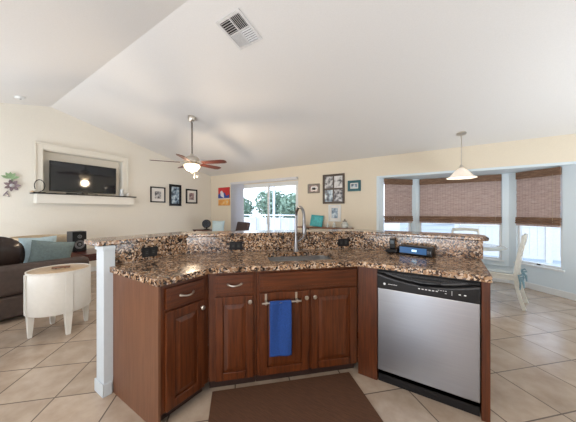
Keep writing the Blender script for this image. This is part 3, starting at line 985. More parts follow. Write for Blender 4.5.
MB().box(-0.04, 0.0, -0.565, 0.575, 0.04, 0.635).build('housing', BLACK, tv, bevel=0.006)
MB().box(0.0005, 0.003, -0.545, 0.555, 0.062, 0.617).build('screen', mat('tv_screen', (0.012, 0.013, 0.016), 0.06, var=0.02), tv)
MB().box(-0.10, 0.06, -0.20, 0.20, 0.0, 0.010).box(-0.03, -0.01, -0.05, 0.05, 0.010, 0.05).build('stand', BLACK, tv)
# mantel ornaments
lo_ = thing('wire_ornament', 'small black looped wire ornament at the left end of the mantel', 'ornament', (X0 + 0.12, 1.30, 1.651))
MB().box(-0.03, 0.03, -0.05, 0.05, 0, 0.012).build('base', BLACKM, lo_, bevel=0.003)
MB().tube([(0, -0.03 + 0.07 * math.cos(a), 0.13 + 0.11 * math.sin(a)) for a in [x * PI / 10 for x in range(-5, 13)]], 0.007, 8).build('loop', BLACKM, lo_, smooth=True)
gc = thing('glass_vase', 'small clear glass vase at the right end of the mantel', 'vase', (X0 + 0.13, 2.63, 1.651))
MB().lathe([(0.035, 0), (0.045, 0.03), (0.028, 0.10), (0.038, 0.16), (0.036, 0.16), (0.026, 0.10), (0.042, 0.03), (0.0, 0.006)], seg=20).build('vessel', mat('pale_glass', (0.70, 0.74, 0.76), 0.15, var=0.02), gc, smooth=True)
cd = thing('votive_candle', 'short white candle beside the glass vase on the mantel', 'candle', (X0 + 0.13, 2.76, 1.651))
MB().lathe([(0, 0), (0.03, 0), (0.03, 0.085), (0, 0.085)], seg=18).build('wax', WHITE, cd)
MB().tube([(0, 0, 0.085), (0.002, 0, 0.1)], 0.0015, 6).build('wick', BLACKM, cd)
rm = thing('remote_control', 'black remote control lying on the mantel in front of the television', 'remote control', (X0 + 0.16, 1.72, 1.651))
MB().box(-0.02, 0.02, -0.085, 0.085, 0, 0.018).build('case', BLACK, rm, bevel=0.005)
MB().box(-0.012, 0.012, -0.06, 0.02, 0.018, 0.020).build('keypad', mat('grey_plastic', (0.10, 0.12, 0.16), 0.4), rm)
sh_ = thing('seashell', 'small pale shell on the left tip of the mantel', 'shell', (X0 + 0.12, 1.175, 1.651))
MB().lathe([(0, 0), (0.028, 0.004), (0.034, 0.014), (0.018, 0.026), (0.006, 0.034), (0, 0.036)], seg=14, sx=1.2).build('shell_body', mat('shell_peach', (0.62, 0.45, 0.30), 0.5), sh_, smooth=True)

def picture(name, label, loc, rot, w, h, fw, frame_m, mat_m, art, matw=0.05, group=None, depth=0.025):
    """frame standing on local x-z plane facing -y; loc is the centre"""
    t = thing(name, label, 'picture', loc, rot, group)
    f = MB()
    d = depth
    f.box(-w / 2, -w / 2 + fw, -d, -0.001, -h / 2, h / 2).box(w / 2 - fw, w / 2, -d, -0.001, -h / 2, h / 2)
    f.box(-w / 2 + fw, w / 2 - fw, -d, -0.001, -h / 2, -h / 2 + fw).box(-w / 2 + fw, w / 2 - fw, -d, -0.001, h / 2 - fw, h / 2)
    f.build('frame', frame_m, t, bevel=0.003)
    MB().box(-w / 2 + fw, w / 2 - fw, -0.010, -0.002, -h / 2 + fw, h / 2 - fw).build('mount', mat_m, t)
    for (x0, x1, z0, z1, m) in art:
        MB().box(x0, x1, -0.0125, -0.0101, z0, z1).build('photo', m, t)
    return t

def art_mat(name, stops, scale=6, interp='LINEAR'):
    m, nt, b = base_mat(name)
    n, _ = noise(nt, scale, 2)
    r = ramp(nt, n.outputs['Fac'], stops, interp)
    nt.links.new(r.outputs['Color'], b.inputs['Base Color'])
    b.inputs['Roughness'].default_value = 0.25
    return m
PAPER = mat('mount_paper', (0.74, 0.73, 0.70), 0.7, var=0.01)
BW = art_mat('grey_photo', [(0.35, (0.05, 0.05, 0.06)), (0.5, (0.30, 0.30, 0.31)), (0.62, (0.62, 0.62, 0.62))], 12)
BWB = art_mat('blue_grey_photo', [(0.35, (0.03, 0.04, 0.06)), (0.5, (0.20, 0.28, 0.36)), (0.65, (0.60, 0.70, 0.76))], 9)
PINKG = art_mat('sepia_photo', [(0.35, (0.12, 0.07, 0.08)), (0.55, (0.35, 0.26, 0.27)), (0.7, (0.65, 0.58, 0.56))], 14)
g3 = 'black framed pictures on the left wall'
picture('framed_picture', 'black framed photo with wide white mount, nearest the television', (W, 3.545, 1.743), PI / 2, 0.40, 0.41, 0.030, BLACK, PAPER, [(-0.085, 0.085, -0.10, 0.09, BW)], group=g3)
picture('framed_picture', 'tall dark framed picture in the middle of the black framed three', (W, 4.04, 1.755), PI / 2, 0.36, 0.60, 0.055, BLACK, BLACKM, [(-0.115, 0.115, -0.235, 0.235, BWB)], group=g3)
picture('framed_picture', 'small black framed photo nearest the room corner', (W, 4.565, 1.748), PI / 2, 0.385, 0.43, 0.040, BLACK, PAPER, [(-0.08, 0.08, -0.10, 0.10, PINKG)], group=g3)

# metal flower on the left wall
wf = thing('wall_flower', 'green and purple metal flower ornament on the wall left of the mantel', 'wall ornament', (W, 0.94, 1.80))
GRN = mat('green_enamel', (0.24, 0.36, 0.20), 0.5, var=0.2)
PUR = mat('mauve_enamel', (0.22, 0.17, 0.19), 0.4, metal=0.3, var=0.3, scale=50)
def petal(mb, c, ang, L, wd, lift=0.03):
    M = Matrix.Translation(c) @ Matrix.Rotation(ang, 4, 'X')
    ps = [(0, 0), (0.35, 0.5), (0.7, 0.45), (1, 0.0), (0.7, -0.45), (0.35, -0.5)]
    vs = [mb.bm.verts.new(M @ Vector((0.02 + lift * p[0], p[1] * wd, p[0] * L))) for p in ps]
    mb.bm.faces.new(vs)
for k in range(7):
    m = MB()
    petal(m, (0, 0.0, -0.04), k * 2 * PI / 7 + 0.3, 0.11, 0.05)
    m.build('petal', PUR, wf, solid=0.006)
for ang in (0.5, -0.5, 1.2, -1.2, 0.0):
    m = MB()
    petal(m, (0, -0.02, 0.08), ang, 0.12, 0.045, 0.02)
    m.build('leaf', GRN, wf, solid=0.006)
MB().lathe([(0, 0.0), (0.035, 0.0), (0.03, 0.02), (0, 0.03)], seg=16, M=Matrix.Translation((0.03, 0, -0.04)) @ Matrix.Rotation(PI / 2, 4, 'Y')).build('centre', mat('silver_enamel', (0.6, 0.6, 0.62), 0.3, metal=0.8), wf, smooth=True)
MB().tube([(0.012, -0.05, -0.14), (0.012, -0.10, -0.22), (0.012, -0.03, -0.24), (0.012, -0.06, -0.17)], 0.008, 8).build('tendril', PUR, wf, smooth=True)
MB().box(0.001, 0.02, -0.01, 0.01, -0.1, 0.1).build('stem', GRN, wf)

# ------------------------------------------------------------------ back wall pieces
ORA = art_mat('orange_artwork', [(0.3, (0.60, 0.22, 0.05)), (0.55, (0.80, 0.42, 0.12)), (0.7, (0.75, 0.60, 0.35))], 9)
t = thing('wall_art', 'red and blue square canvas on the back wall above the orange one', 'picture', (-5.85, B, 1.875))
MB().box(-0.245, 0.245, -0.03, -0.001, -0.165, 0.165).build('canvas', mat('art_red', (0.55, 0.03, 0.03), 0.5), t, bevel=0.003)
aw = Matrix(((1, 0, 0, 0), (0, 0, 1, 0), (0, 1, 0, 0), (0, 0, 0, 1)))
MB().prism([(-0.245, -0.165), (0.245, -0.165), (0.245, -0.06), (0.12, -0.10), (0.05, 0.0), (-0.10, 0.02), (-0.245, -0.05)], -0.0315, -0.0301, M=aw).build('blue_area', mat('art_blue', (0.02, 0.06, 0.30), 0.5), t)
MB().prism([(-0.13, -0.10), (0.02, -0.16), (0.0, -0.02), (-0.07, 0.07), (-0.15, 0.04)], -0.0325, -0.0316, M=aw).build('white_shape', mat('art_white', (0.70, 0.72, 0.78), 0.5), t)
t = thing('wall_art', 'small orange canvas on the back wall under the red and blue one', 'picture', (-5.85, B, 1.575))
MB().box(-0.245, 0.245, -0.03, -0.001, -0.095, 0.095).build('canvas', ORA, t, bevel=0.003)
GREYW = mat('weathered_wood', (0.22, 0.19, 0.16), 0.7, var=0.2)
DKW = mat('dark_walnut', (0.06, 0.04, 0.028), 0.45, var=0.2)
TEALF = mat('teal_paint', (0.01, 0.10, 0.12), 0.4, var=0.1)
picture('framed_picture', 'small grey wood framed photo left of the four photo collage', (-2.73, B, 1.853), 0, 0.315, 0.225, 0.04, GREYW, PINKG, [(-0.07, 0.09, -0.045, 0.045, PAPER), (-0.035, 0.05, -0.035, 0.02, BW)])
picture('collage_frame', 'dark wood collage frame with four black and white photos', (-2.22, B, 1.818), 0, 0.53, 0.68, 0.035, DKW, DKW,
        [(-0.215, -0.018, 0.02, 0.29, BW), (0.018, 0.215, 0.02, 0.29, art_mat('light_photo', [(0.35, (0.1, 0.1, 0.1)), (0.5, (0.6, 0.6, 0.6)), (0.7, (0.75, 0.75, 0.74))], 9)),
         (-0.215, -0.018, -0.29, -0.02, BWB), (0.018, 0.215, -0.29, -0.02, BW)])
picture('framed_picture', 'small teal framed photo right of the four photo collage', (-1.735, B, 1.862), 0, 0.29, 0.235, 0.055, TEALF, PAPER, [(-0.065, -0.006, -0.035, 0.04, BWB), (0.006, 0.065, -0.035, 0.04, BWB)])
picture('framed_picture', 'white framed photo with a dark picture hanging above the shelf under the collage', (-2.19, B, 1.262), 0, 0.30, 0.385, 0.03, TRIM, PAPER, [(-0.075, 0.075, -0.115, 0.115, BWB)])
sf = thing('wall_shelf', 'long thin brown wooden shelf on the back wall right of the sliding door', 'shelf', (-2.42, B, 0))
MB().box(-0.67, 0.67, -0.18, -0.001, 0.905, 0.935).build('board', BROWNWOOD, sf, bevel=0.003)
for x in (-0.45, 0.45):
    MB().box(x - 0.012, x + 0.012, -0.15, -0.001, 0.885, 0.905).box(x - 0.012, x + 0.012, -0.02, -0.001, 0.76, 0.885).bar((x, -0.13, 0.89), (x, -0.015, 0.78), 0.015).build('bracket', DKW, sf)
cb = thing('teal_frame', 'bright teal photo frame leaning on the brown wall shelf', 'picture frame', (-2.63, B - 0.10, 0.936))
Mt = Matrix.Rotation(math.radians(-12), 4, 'X') @ Matrix.Rotation(math.radians(4), 4, 'Y')
TQ = mat('turquoise', (0.02, 0.33, 0.37), 0.5, var=0.15, scale=14)
f_ = MB()
f_.box(-0.16, -0.12, -0.01, 0.01, 0.01, 0.28, Mt).box(0.12, 0.16, -0.01, 0.01, 0.01, 0.28, Mt).box(-0.12, 0.12, -0.01, 0.01, 0.01, 0.05, Mt).box(-0.12, 0.12, -0.01, 0.01, 0.24, 0.28, Mt)
f_.build('frame', TQ, cb, bevel=0.003)
MB().box(-0.12, 0.12, -0.004, 0.004, 0.05, 0.24, Mt).build('picture', mat('turquoise_light', (0.05, 0.42, 0.45), 0.5, var=0.3, scale=20), cb)
def jar(x, lab, r=0.07, h=0.13, lidc=None):
    t = thing('glass_jar', lab, 'jar', (x, B - 0.09, 0.936), 0, 'glass jars on the brown wall shelf')
    MB().lathe([(0, 0), (r * 0.8, 0), (r, h * 0.3), (r * 0.95, h * 0.6), (r * 0.6, h * 0.85), (r * 0.6, h), (r * 0.55, h), (0, h * 0.8)], seg=20).build('vessel', mat('jar_glass', (0.55, 0.57, 0.54), 0.12, var=0.1), t, smooth=True)
    MB().lathe([(r * 0.62, h), (r * 0.62, h + 0.012), (r * 0.15, h + 0.03), (r * 0.18, h + 0.055), (0, h + 0.06)], seg=20).build('lid', lidc or GREYW, t, smooth=True)
jar(-1.92, 'squat glass jar with knobbed lid near the right end of the shelf', 0.08, 0.14)
jar(-2.17, 'small clear glass jar below the white framed photo', 0.045, 0.09, TRIM)
jar(-2.33, 'tiny clear glass jar beside the teal frame', 0.035, 0.07, TRIM)
bt_ = thing('slim_bottle', 'slim dark bottle at the left end of the brown wall shelf', 'bottle', (-2.93, B - 0.09, 0.936))
MB().lathe([(0, 0), (0.022, 0), (0.024, 0.10), (0.009, 0.15), (0.009, 0.21), (0, 0.21)], seg=16).build('glass_body', mat('brown_glass', (0.10, 0.06, 0.04), 0.15), bt_, smooth=True)
MB().lathe([(0, 0.2105), (0.011, 0.2105), (0.011, 0.235), (0, 0.235)], seg=14).build('cap', BLACKM, bt_)
dish = thing('white_dish', 'small white dish on the right tip of the brown wall shelf', 'dish', (-1.81, B - 0.09, 0.936))
MB().lathe([(0, 0), (0.03, 0), (0.055, 0.03), (0.052, 0.032), (0.028, 0.006), (0, 0.006)], seg=20).build('bowl', WHITE, dish, smooth=True)

# round black speaker on a console by the corner, armchair by the sliding door
ctb = thing('console_table', 'low dark console table in the far corner by the back wall', 'table', (-6.02, 4.75, 0))
MB().box(-0.38, 0.38, -0.2, 0.2, 0.73, 0.76).build('tabletop', REDWOOD, ctb, bevel=0.004)
for x in (-0.34, 0.34):
    for y in (-0.16, 0.16):
        MB().box(x - 0.025, x + 0.025, y - 0.025, y + 0.025, 0, 0.73).build('leg', REDWOOD, ctb)
rs = thing('desk_fan', 'round black desk fan on the console table in the far corner', 'fan', (-6.0, 4.74, 0.761), math.radians(33))
MB().lathe([(0, 0), (0.10, 0), (0.09, 0.015), (0.02, 0.03), (0.015, 0.06), (0, 0.06)], seg=24).build('base', BLACK, rs, smooth=True)
Mr = Matrix.Translation((0, 0.05, 0.17)) @ Matrix.Rotation(PI / 2, 4, 'X')
MB().lathe([(0, 0), (0.09, 0), (0.125, 0.03), (0.125, 0.08), (0.105, 0.095), (0.10, 0.085), (0, 0.08)], seg=32, M=Mr).build('housing', BLACK, rs, smooth=True)
gr = MB()
for r in (0.03, 0.055, 0.08, 0.10):
    gr.tube([(r * math.cos(a), -0.045, 0.17 + r * math.sin(a)) for a in [k * PI / 12 for k in range(25)]], 0.004, 6)
gr.build('grille', mat('grey_plastic', (0.10, 0.12, 0.16), 0.4), rs)

ac = thing('armchair', 'dark brown wicker armchair with a pale teal cushion by the sliding door', 'chair', (-4.92, 4.60, 0), math.radians(-20))
WICK = mat('dark_wicker', (0.05, 0.03, 0.03), 0.6, var=0.3, scale=60, bmp=0.3)
for x in (-0.3, 0.3):
    for y in (-0.28, 0.28):
        MB().box(x - 0.025, x + 0.025, y - 0.025, y + 0.025, 0, 0.36).build('leg', WICK, ac)
MB().box(-0.33, 0.33, -0.33, 0.33, 0.36, 0.44).build('seat', WICK, ac, bevel=0.02)
MB().box(-0.34, 0.34, -0.04, 0.04, 0, 0.60, Matrix.Translation((0, 0.30, 0.42)) @ Matrix.Rotation(math.radians(-14), 4, 'X')).build('backrest', WICK, ac, bevel=0.03, seg=3)
for x in (-0.33, 0.33):
    MB().box(x - 0.04, x + 0.04, -0.3, 0.26, 0.44, 0.66).build('armrest', WICK, ac, bevel=0.03, seg=3)

def pillow(name, label, loc, w, h, t, m, rx, rz, group=None, cat='cushion', rnd=None):
    """square pillow: local x width, z height, y thickness"""
    mb = MB()
    N = 14
    def side(sg):
        def fn(a, c):
            x, z = 2 * a - 1, 2 * c - 1
            e = max(0.0, (1 - abs(x) ** 3.0)) ** 0.5 * max(0.0, (1 - abs(z) ** 3.0)) ** 0.5
            pin = 1 - 0.07 * (1 - abs(x)) * abs(z) ** 2
            pin2 = 1 - 0.07 * (1 - abs(z)) * abs(x) ** 2
            if rnd:
                # push the square outline in to a rounded one
                mx_ = max(abs(x), abs(z))
                if mx_ > 1e-6:
                    L_ = (abs(x / mx_) ** rnd + abs(z / mx_) ** rnd) ** (1 / rnd)
                    x, z = x / L_, z / L_
                pin = pin2 = 1
            return Vector((x * w / 2 * pin2, sg * t / 2 * e, z * h / 2 * pin))
        return fn
    mb.grid(side(1), N, N)
    mb.grid(side(-1), N, N)
    bmesh.ops.remove_doubles(mb.bm, verts=mb.bm.verts, dist=0.0005)
    o = mb.build(name, m, None, smooth=True)
    o.location = loc
    o.rotation_euler = (rx, 0, rz)
    tag(o, label, cat, group)
    return o
pillow('cushion', 'pale teal cushion propped in the dark wicker armchair', (-5.22, 4.50, 0.855), 0.34, 0.39, 0.12, PALEBLUE, math.radians(-10), math.radians(30))

# ------------------------------------------------------------------ sofa corner
so = thing('sofa', 'long dark brown sofa with its low back towards the kitchen', 'sofa', (-4.75, 0.1, 0))
MB().box(-0.43, 0.45, -1.75, 1.28, 0.05, 0.30).build('base', SUEDE, so, bevel=0.02, seg=3)
MB().box(0.23, 0.45, -1.75, 1.28, 0.302, 0.655).build('backrest', SUEDE, so, bevel=0.05, seg=4)
MB().box(-0.43, 0.225, 1.12, 1.28, 0.302, 0.585).build('armrest', SUEDE, so, bevel=0.06, seg=4)
for k in range(3):
    MB().box(-0.41, 0.22, -1.74 + k * 0.95, -0.80 + k * 0.95, 0.303, 0.44).build('seat_cushion', LEATHER, so, bevel=0.04, seg=3)
for x in (-0.38, 0.40):
    for y in (-1.68, 1.21):
        MB().box(x - 0.03, x + 0.03, y - 0.03, y + 0.03, 0, 0.05).build('foot', BLACKM, so)
pillow('back_cushion', 'big dark brown leather cushion rising over the sofa back at the left edge', (-4.66, 0.345, 0.738), 0.90, 0.56, 0.22, LEATHER, math.radians(6), math.radians(90), rnd=2.6)
pillow('throw_pillow', 'grey teal throw pillow leaning against the low sofa back', (-4.625, 1.04, 0.695), 0.45, 0.40, 0.12, TEAL, math.radians(4), math.radians(88)).rotation_euler[1] = math.radians(9)
pillow('throw_pillow', 'pale blue throw pillow behind the grey teal one on the sofa', (-4.98, 0.98, 0.71), 0.40, 0.46, 0.11, PALEBLUE, math.radians(4), math.radians(92))
tc_ = thing('tan_armchair', 'tan rounded armchair behind the sofa against the left wall', 'chair', (-5.97, 1.20, 0), math.radians(10))
MB().box(-0.36, 0.36, -0.36, 0.36, 0.08, 0.42).build('seat', TAN, tc_, bevel=0.06, seg=4)
MB().lathe([(0.32, 0.35), (0.40, 0.38), (0.41, 0.80), (0.36, 0.87), (0.31, 0.80), (0.32, 0.35)], seg=36, sx=1.0, sy=1.0).build('backrest', TAN, tc_, smooth=True)
for x in (-0.3, 0.3):
    for y in (-0.3, 0.3):
        MB().lathe([(0, 0), (0.02, 0), (0.03, 0.08), (0, 0.08)], c=(x, y, 0), seg=10).build('foot', BLACKM, tc_)

st = thing('side_table', 'dark red wooden side table at the end of the sofa, under the black speaker', 'table', (-5.10, 1.70, 0))
MB().box(-0.42, 0.30, -0.26, 0.26, 0.585, 0.62).build('tabletop', REDWOOD, st, bevel=0.005)
MB().box(-0.38, 0.26, -0.22, 0.22, 0.50, 0.585).build('apron', REDWOOD, st)
for x in (-0.37, 0.25):
    for y in (-0.21, 0.21):
        MB().box(x - 0.022, x + 0.022, y - 0.022, y + 0.022, 0, 0.50).build('leg', REDWOOD, st)
spk = thing('speaker', 'black bookshelf speaker with a round driver on the red side table', 'speaker', (-5.36, 1.53, 0.621), math.radians(94))
MB().box(-0.10, 0.10, -0.10, 0.11, 0, 0.34).build('cabinet', mat('speaker_grey', (0.035, 0.035, 0.037), 0.5), spk, bevel=0.004)
MB().box(-0.096, 0.096, -0.108, -0.1005, 0.005, 0.335).build('baffle', BLACK, spk)
for z, r in ((0.12, 0.07), (0.255, 0.03)):
    Ms = Matrix.Translation((0, -0.108, z)) @ Matrix.Rotation(PI / 2, 4, 'X')
    MB().lathe([(r, 0), (r * 1.05, 0.006), (r * 0.85, 0.006), (r * 0.4, -0.004), (r * 0.3, 0.003), (0, 0.006)], seg=24, M=Ms).build('driver', mat('driver_grey', (0.16, 0.16, 0.17), 0.35, metal=0.4), spk, smooth=True)

# round white drum table
dt = thing('drum_table', 'round white drum side table with pale wood top on four tapered legs', 'table', (-3.62, 0.885, 0))
MB().lathe([(0, 0.235), (0.262, 0.235), (0.268, 0.245), (0.268, 0.640), (0.262, 0.652), (0, 0.652)], seg=64).build('drum', WHITE, dt, smooth=True)
MB().lathe([(0, 0.6525), (0.255, 0.6525), (0.258, 0.660), (0.250, 0.666), (0, 0.666)], seg=64).build('lid', TANWOOD, dt, smooth=True)
MB().lathe([(0.2585, 0.6525), (0.268, 0.6525), (0.268, 0.672), (0.2605, 0.672), (0.2585, 0.6525)], seg=64).build('rim', WHITE, dt, smooth=True)
MB().bar((-0.03, -0.06, 0.684), (0.03, 0.08, 0.684), 0.035, 0.018).bar((-0.018, -0.03, 0.667), (-0.018, -0.03, 0.680), 0.012).bar((0.012, 0.04, 0.667), (0.012, 0.04, 0.680), 0.012).build('handle', BROWNWOOD, dt, bevel=0.003)
for a in (-88, 2, 92, 182):
    ca, sa = math.cos(math.radians(a)), math.sin(math.radians(a))
    M = Matrix.Translation((0, 0, 0)) @ Matrix.Rotation(math.radians(a), 4, 'Z')
    l = MB()
    vs = []
    for z, w_, r0, r1 in ((0, 0.018, 0.222, 0.252), (0.24, 0.034, 0.205, 0.263)):
        vs.append([l.bm.verts.new(M @ Vector(p)) for p in ((r0, -w_, z), (r1, -w_, z), (r1, w_, z), (r0, w_, z))])
    l.bm.faces.new(vs[0]); l.bm.faces.new(vs[1])
    for k in range(4):
        l.bm.faces.new((vs[0][k], vs[0][(k + 1) % 4], vs[1][(k + 1) % 4], vs[1][k]))
    l.build('leg', WHITE, dt, bevel=0.003)
    if a in (-88, 2, 92, 182):
        MB().box(0.2685, 0.276, -0.030, 0.030, 0.24, 0.652, M).build('stile', WHITE, dt, bevel=0.002)

# ------------------------------------------------------------------ dining corner
TU, TV_ = 0.17, 4.93
dtb = thing('dining_table', 'round glass topped dining table in the bay behind the bar', 'table', (TU, TV_, 0))
MB().lathe([(0, 0.742), (0.56, 0.742), (0.568, 0.748), (0.56, 0.754), (0, 0.754)], seg=64).build('tabletop', mat('frosted_glass', (0.55, 0.62, 0.64), 0.08, var=0.01), dtb, smooth=True)
MB().lathe([(0, 0.7415), (0.16, 0.7415), (0.15, 0.71), (0.05, 0.66), (0.04, 0.5), (0.07, 0.35), (0.045, 0.22), (0.08, 0.12), (0.09, 0.08), (0, 0.08)], seg=28).build('pedestal', CHAIRW, dtb, smooth=True)
for k in range(4):
    a = k * PI / 2 + 0.4
    MB().tube([(0.05 * math.cos(a), 0.05 * math.sin(a), 0.13), (0.2 * math.cos(a), 0.2 * math.sin(a), 0.09), (0.32 * math.cos(a), 0.32 * math.sin(a), 0.02)], [0.03, 0.025, 0.02], 8).build('foot', CHAIRW, dtb, smooth=True)

CUSH = mat('ice_blue_cushion', (0.55, 0.62, 0.65), 0.9, var=0.05)
RIBBON = mat('blue_ribbon', (0.18, 0.30, 0.36), 0.8, var=0.2)
def chair(loc, rot, label):
    t = thing('dining_chair', label, 'chair', loc, rot, 'white dining chairs at the glass table')
    MB().box(-0.21, 0.23, -0.215, 0.215, 0.425, 0.455).build('seat', CHAIRW, t, bevel=0.01, seg=3)
    MB().box(-0.19, 0.22, -0.20, 0.20, 0.456, 0.49).build('cushion', CUSH, t, bevel=0.014, seg=3)
    for y in (-0.195, 0.195):
        MB().tube([(0.19, y, 0.424), (0.205, y, 0.30), (0.20, y, 0.15), (0.215, y, 0)], [0.024, 0.026, 0.018, 0.014], 8).build('leg', CHAIRW, t, smooth=True)
        pts = [(-0.30, y, 0), (-0.255, y, 0.16), (-0.225, y, 0.30), (-0.215, y, 0.44), (-0.225, y, 0.58), (-0.250, y, 0.74), (-0.285, y, 0.90), (-0.292, y * 0.97, 0.985)]
        m = MB()
        for p, q in zip(pts, pts[1:]):
            m.bar(p, q, 0.034, 0.040, up=(1, 0, 0))
        m.build('leg', CHAIRW, t, bevel=0.004)
    MB().box(-0.20, 0.20, -0.205, -0.185, 0.375, 0.424).box(-0.20, 0.20, 0.185, 0.205, 0.375, 0.424).box(0.185, 0.205, -0.185, 0.185, 0.375, 0.424).build('seat_frame', CHAIRW, t)
    for k, (x, z, hh) in enumerate(((-0.288, 0.960, 0.055), (-0.272, 0.86, 0.035), (-0.252, 0.76, 0.035), (-0.236, 0.66, 0.035))):
        pts = [(x - 0.02 * math.sin(PI * s / 8), -0.195 + 0.39 * s / 8, z + 0.012 * math.sin(PI * s / 8)) for s in range(9)]
        m = MB()
        for p, q in zip(pts, pts[1:]):
            m.bar(p, q, 0.018, hh)
        m.build('back_slat', CHAIRW, t)
    for y in (-0.19, 0.19):
        r = MB()
        sy = 1 if y > 0 else -1
        r.tube([(-0.24, y + sy * 0.03, 0.45), (-0.28, y + sy * 0.045, 0.475), (-0.30, y + sy * 0.04, 0.44), (-0.25, y + sy * 0.032, 0.43)], 0.012, 6)
        r.tube([(-0.25, y + sy * 0.03, 0.44), (-0.29, y + sy * 0.045, 0.38), (-0.30, y + sy * 0.04, 0.30)], [0.012, 0.014, 0.008], 6)
        r.tube([(-0.25, y + sy * 0.03, 0.44), (-0.265, y + sy * 0.045, 0.36), (-0.26, y + sy * 0.04, 0.27)], [0.012, 0.012, 0.007], 6)
        r.build('cushion_tie', RIBBON, t, smooth=True)
    return t
chair((0.585, 4.66, 0), math.radians(166), 'antique white dining chair seen from the side with a blue cushion tie')
chair((0.24, 5.30, 0), math.radians(-92), 'antique white dining chair beyond the glass table, only its slatted top over the bar')

# pendant lamp over the table
PU, PV = 0.166, 4.80
pz = ceil_z(PV)
pl = thing('pendant_lamp', 'white glass bell pendant lamp hanging in front of the bay window', 'lamp', (PU, PV, 0))
Mc = Matrix.Translation((0, 0, pz - 0.004)) @ Matrix.Rotation(-math.atan(KB), 4, 'X')
MB().lathe([(0, -0.028), (0.03, -0.026), (0.065, -0.012), (0.068, 0.0), (0, 0.0)], seg=28, M=Mc).build('canopy', NICKEL, pl, smooth=True)
MB().tube([(0, 0, pz - 0.02), (0, 0, 2.03)], 0.007, 10).build('stem', NICKEL, pl, smooth=True)
MB().lathe([(0, 2.05), (0.018, 2.045), (0.026, 2.02), (0.034, 2.0), (0, 2.0)], seg=20).build('socket_cap', NICKEL, pl, smooth=True)
sm_ = mat('opal_glass', (0.80, 0.74, 0.66), 0.35, var=0.02, emit=(1.0, 0.86, 0.70), estr=0.38)
MB().lathe([(0.030, 2.0), (0.045, 1.985), (0.085, 1.955), (0.12, 1.912), (0.155, 1.868), (0.200, 1.845), (0.210, 1.838), (0.205, 1.836), (0.152, 1.861), (0.115, 1.905), (0.08, 1.948), (0.03, 1.99)], seg=48).build('lamp_shade', sm_, pl, smooth=True)
light('pendant_bulb', 'POINT', (PU, PV, 1.86), 4, (1, 0.82, 0.62), radius=0.04)

# ceiling fan
FX, FY = -3.92, 2.775
fz = ceil_z(FY)
cfan = thing('ceiling_fan', 'nickel ceiling fan with dark red blades and a lit bowl lamp on a long rod', 'ceiling fan', (FX, FY, 0))
Mc = Matrix.Translation((0, 0, fz - 0.003)) @ Matrix.Rotation(-math.atan(KB), 4, 'X')
MB().lathe([(0, -0.10), (0.03, -0.095), (0.06, -0.06), (0.072, -0.02), (0.075, 0), (0, 0)], seg=28, M=Mc).build('canopy', NICKEL, cfan, smooth=True)
MB().tube([(0, 0, fz - 0.07), (0, 0, 2.33)], 0.014, 12).build('downrod', mat('dark_nickel', (0.25, 0.23, 0.21), 0.35, metal=1), cfan, smooth=True)
MB().lathe([(0, 2.36), (0.025, 2.35), (0.03, 2.32), (0.09, 2.30), (0.125, 2.27), (0.135, 2.235), (0.125, 2.20), (0.09, 2.185), (0, 2.185)], seg=40).build('motor_housing', NICKEL, cfan, smooth=True)
MB().lathe([(0.0, 2.184), (0.10, 2.184), (0.11, 2.165), (0.10, 2.15), (0.0, 2.15)], seg=36).build('light_fitter', NICKEL, cfan, smooth=True)
MB().lathe([(0.0, 2.149), (0.135, 2.149), (0.14, 2.13), (0.128, 2.09), (0.09, 2.05), (0.04, 2.03), (0, 2.026)], seg=40).build('lamp_bowl', mat('lit_bowl', (0.9, 0.8, 0.65), 0.3, emit=(1.0, 0.80, 0.52), estr=3.2), cfan, smooth=True)
MB().lathe([(0, 2.0255), (0.012, 2.022), (0.008, 2.005), (0, 2.0)], seg=12).build('finial', NICKEL, cfan, smooth=True)
BLADE = wood_mat('fan_blade_wood', (0.055, 0.014, 0.010), (0.13, 0.032, 0.02), 0.4, 0.15, 'x')
for k in range(5):
    a = math.radians(347 + 72 * k) + PSI
    M = Matrix.Rotation(a, 4, 'Z')
    Mb = M @ Matrix.Translation((0, 0, 2.185)) @ Matrix.Rotation(math.radians(-13), 4, 'X')
    out = [(0.20, -0.045), (0.24, -0.055), (0.60, -0.070), (0.665, -0.050), (0.68, 0), (0.665, 0.050), (0.60, 0.070), (0.24, 0.055), (0.20, 0.045)]
    bl = MB().prism(out, -0.004, 0.004, M=Mb).build('blade', BLADE, cfan)
    MB().bar(M @ Vector((0.10, 0, 2.20)), M @ Vector((0.26, 0, 2.192)), 0.035, 0.008).build('blade_arm', NICKEL, bl)
for x in (0.03, -0.05):
    MB().tube([(x, 0.08, 2.15), (x, 0.085, 1.93)], 0.0015, 5).build('pull_chain', NICKEL, cfan)
light('fan_bulb', 'POINT', (FX, FY, 1.93), 42, (1, 0.78, 0.55), radius=0.09)

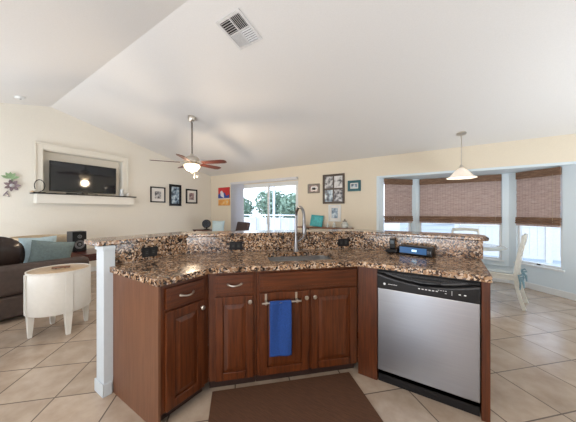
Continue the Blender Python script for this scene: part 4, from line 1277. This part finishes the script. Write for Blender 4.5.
# ceiling vent: four way register on the slope
va = thing('ceiling_vent', 'white square four way air vent on the sloped ceiling', 'vent', (-1.86, 1.895, ceil_z(1.895)))
va.rotation_euler = (-math.atan(KB), 0, 0)
s = 0.165
MB().box(-s, s, -s * 1.12, -s * 1.12 + 0.028, -0.014, -0.001).box(-s, s, s * 1.12 - 0.028, s * 1.12, -0.014, -0.001).box(-s, -s + 0.028, -s * 1.12 + 0.028, s * 1.12 - 0.028, -0.014, -0.001).box(s - 0.028, s, -s * 1.12 + 0.028, s * 1.12 - 0.028, -0.014, -0.001).box(-0.006, 0.006, -0.155, 0.155, -0.012, -0.001).box(-0.136, 0.136, -0.006, 0.006, -0.0125, -0.001).build('frame', mat('vent_white', (0.66, 0.66, 0.66), 0.5), va)
MB().box(-0.14, 0.14, -0.16, 0.16, -0.003, -0.001).build('duct', BLACKM, va)
for (qx, qy, horiz, tilt) in ((-1, -1, True, 40), (1, -1, False, 40), (-1, 1, False, -40), (1, 1, True, -40)):
    q = MB()
    x0, x1 = (0.008, 0.134) if qx > 0 else (-0.134, -0.008)
    y0, y1 = (0.008, 0.154) if qy > 0 else (-0.154, -0.008)
    n = 6
    for k in range(n):
        if horiz:
            yy = y0 + (k + 0.5) * (y1 - y0) / n
            M = Matrix.Translation(((x0 + x1) / 2, yy, -0.009)) @ Matrix.Rotation(math.radians(tilt), 4, 'X')
            q.box(-(x1 - x0) / 2, (x1 - x0) / 2, -0.008, 0.008, -0.0008, 0.0008, M)
        else:
            xx = x0 + (k + 0.5) * (x1 - x0) / n
            M = Matrix.Translation((xx, (y0 + y1) / 2, -0.009)) @ Matrix.Rotation(math.radians(tilt), 4, 'Y')
            q.box(-0.008, 0.008, -(y1 - y0) / 2, (y1 - y0) / 2, -0.0008, 0.0008, M)
    q.build('louvre_set', mat('vent_white', (0.66, 0.66, 0.66), 0.5), va)
sd_ = thing('smoke_detector', 'small round white smoke detector on the ceiling above the television wall', 'smoke detector', (-5.99, 0.96, ceil_z(0.96)))
sd_.rotation_euler = (math.atan(KF), 0, 0)
MB().lathe([(0, -0.035), (0.05, -0.032), (0.068, -0.012), (0.07, -0.001), (0, -0.001)], seg=28).build('cover', TRIM, sd_, smooth=True)
MB().lathe([(0, -0.040), (0.012, -0.039), (0.012, -0.0355), (0, -0.0355)], seg=12).build('test_button', mat('grey_plastic', (0.10, 0.12, 0.16), 0.4), sd_)
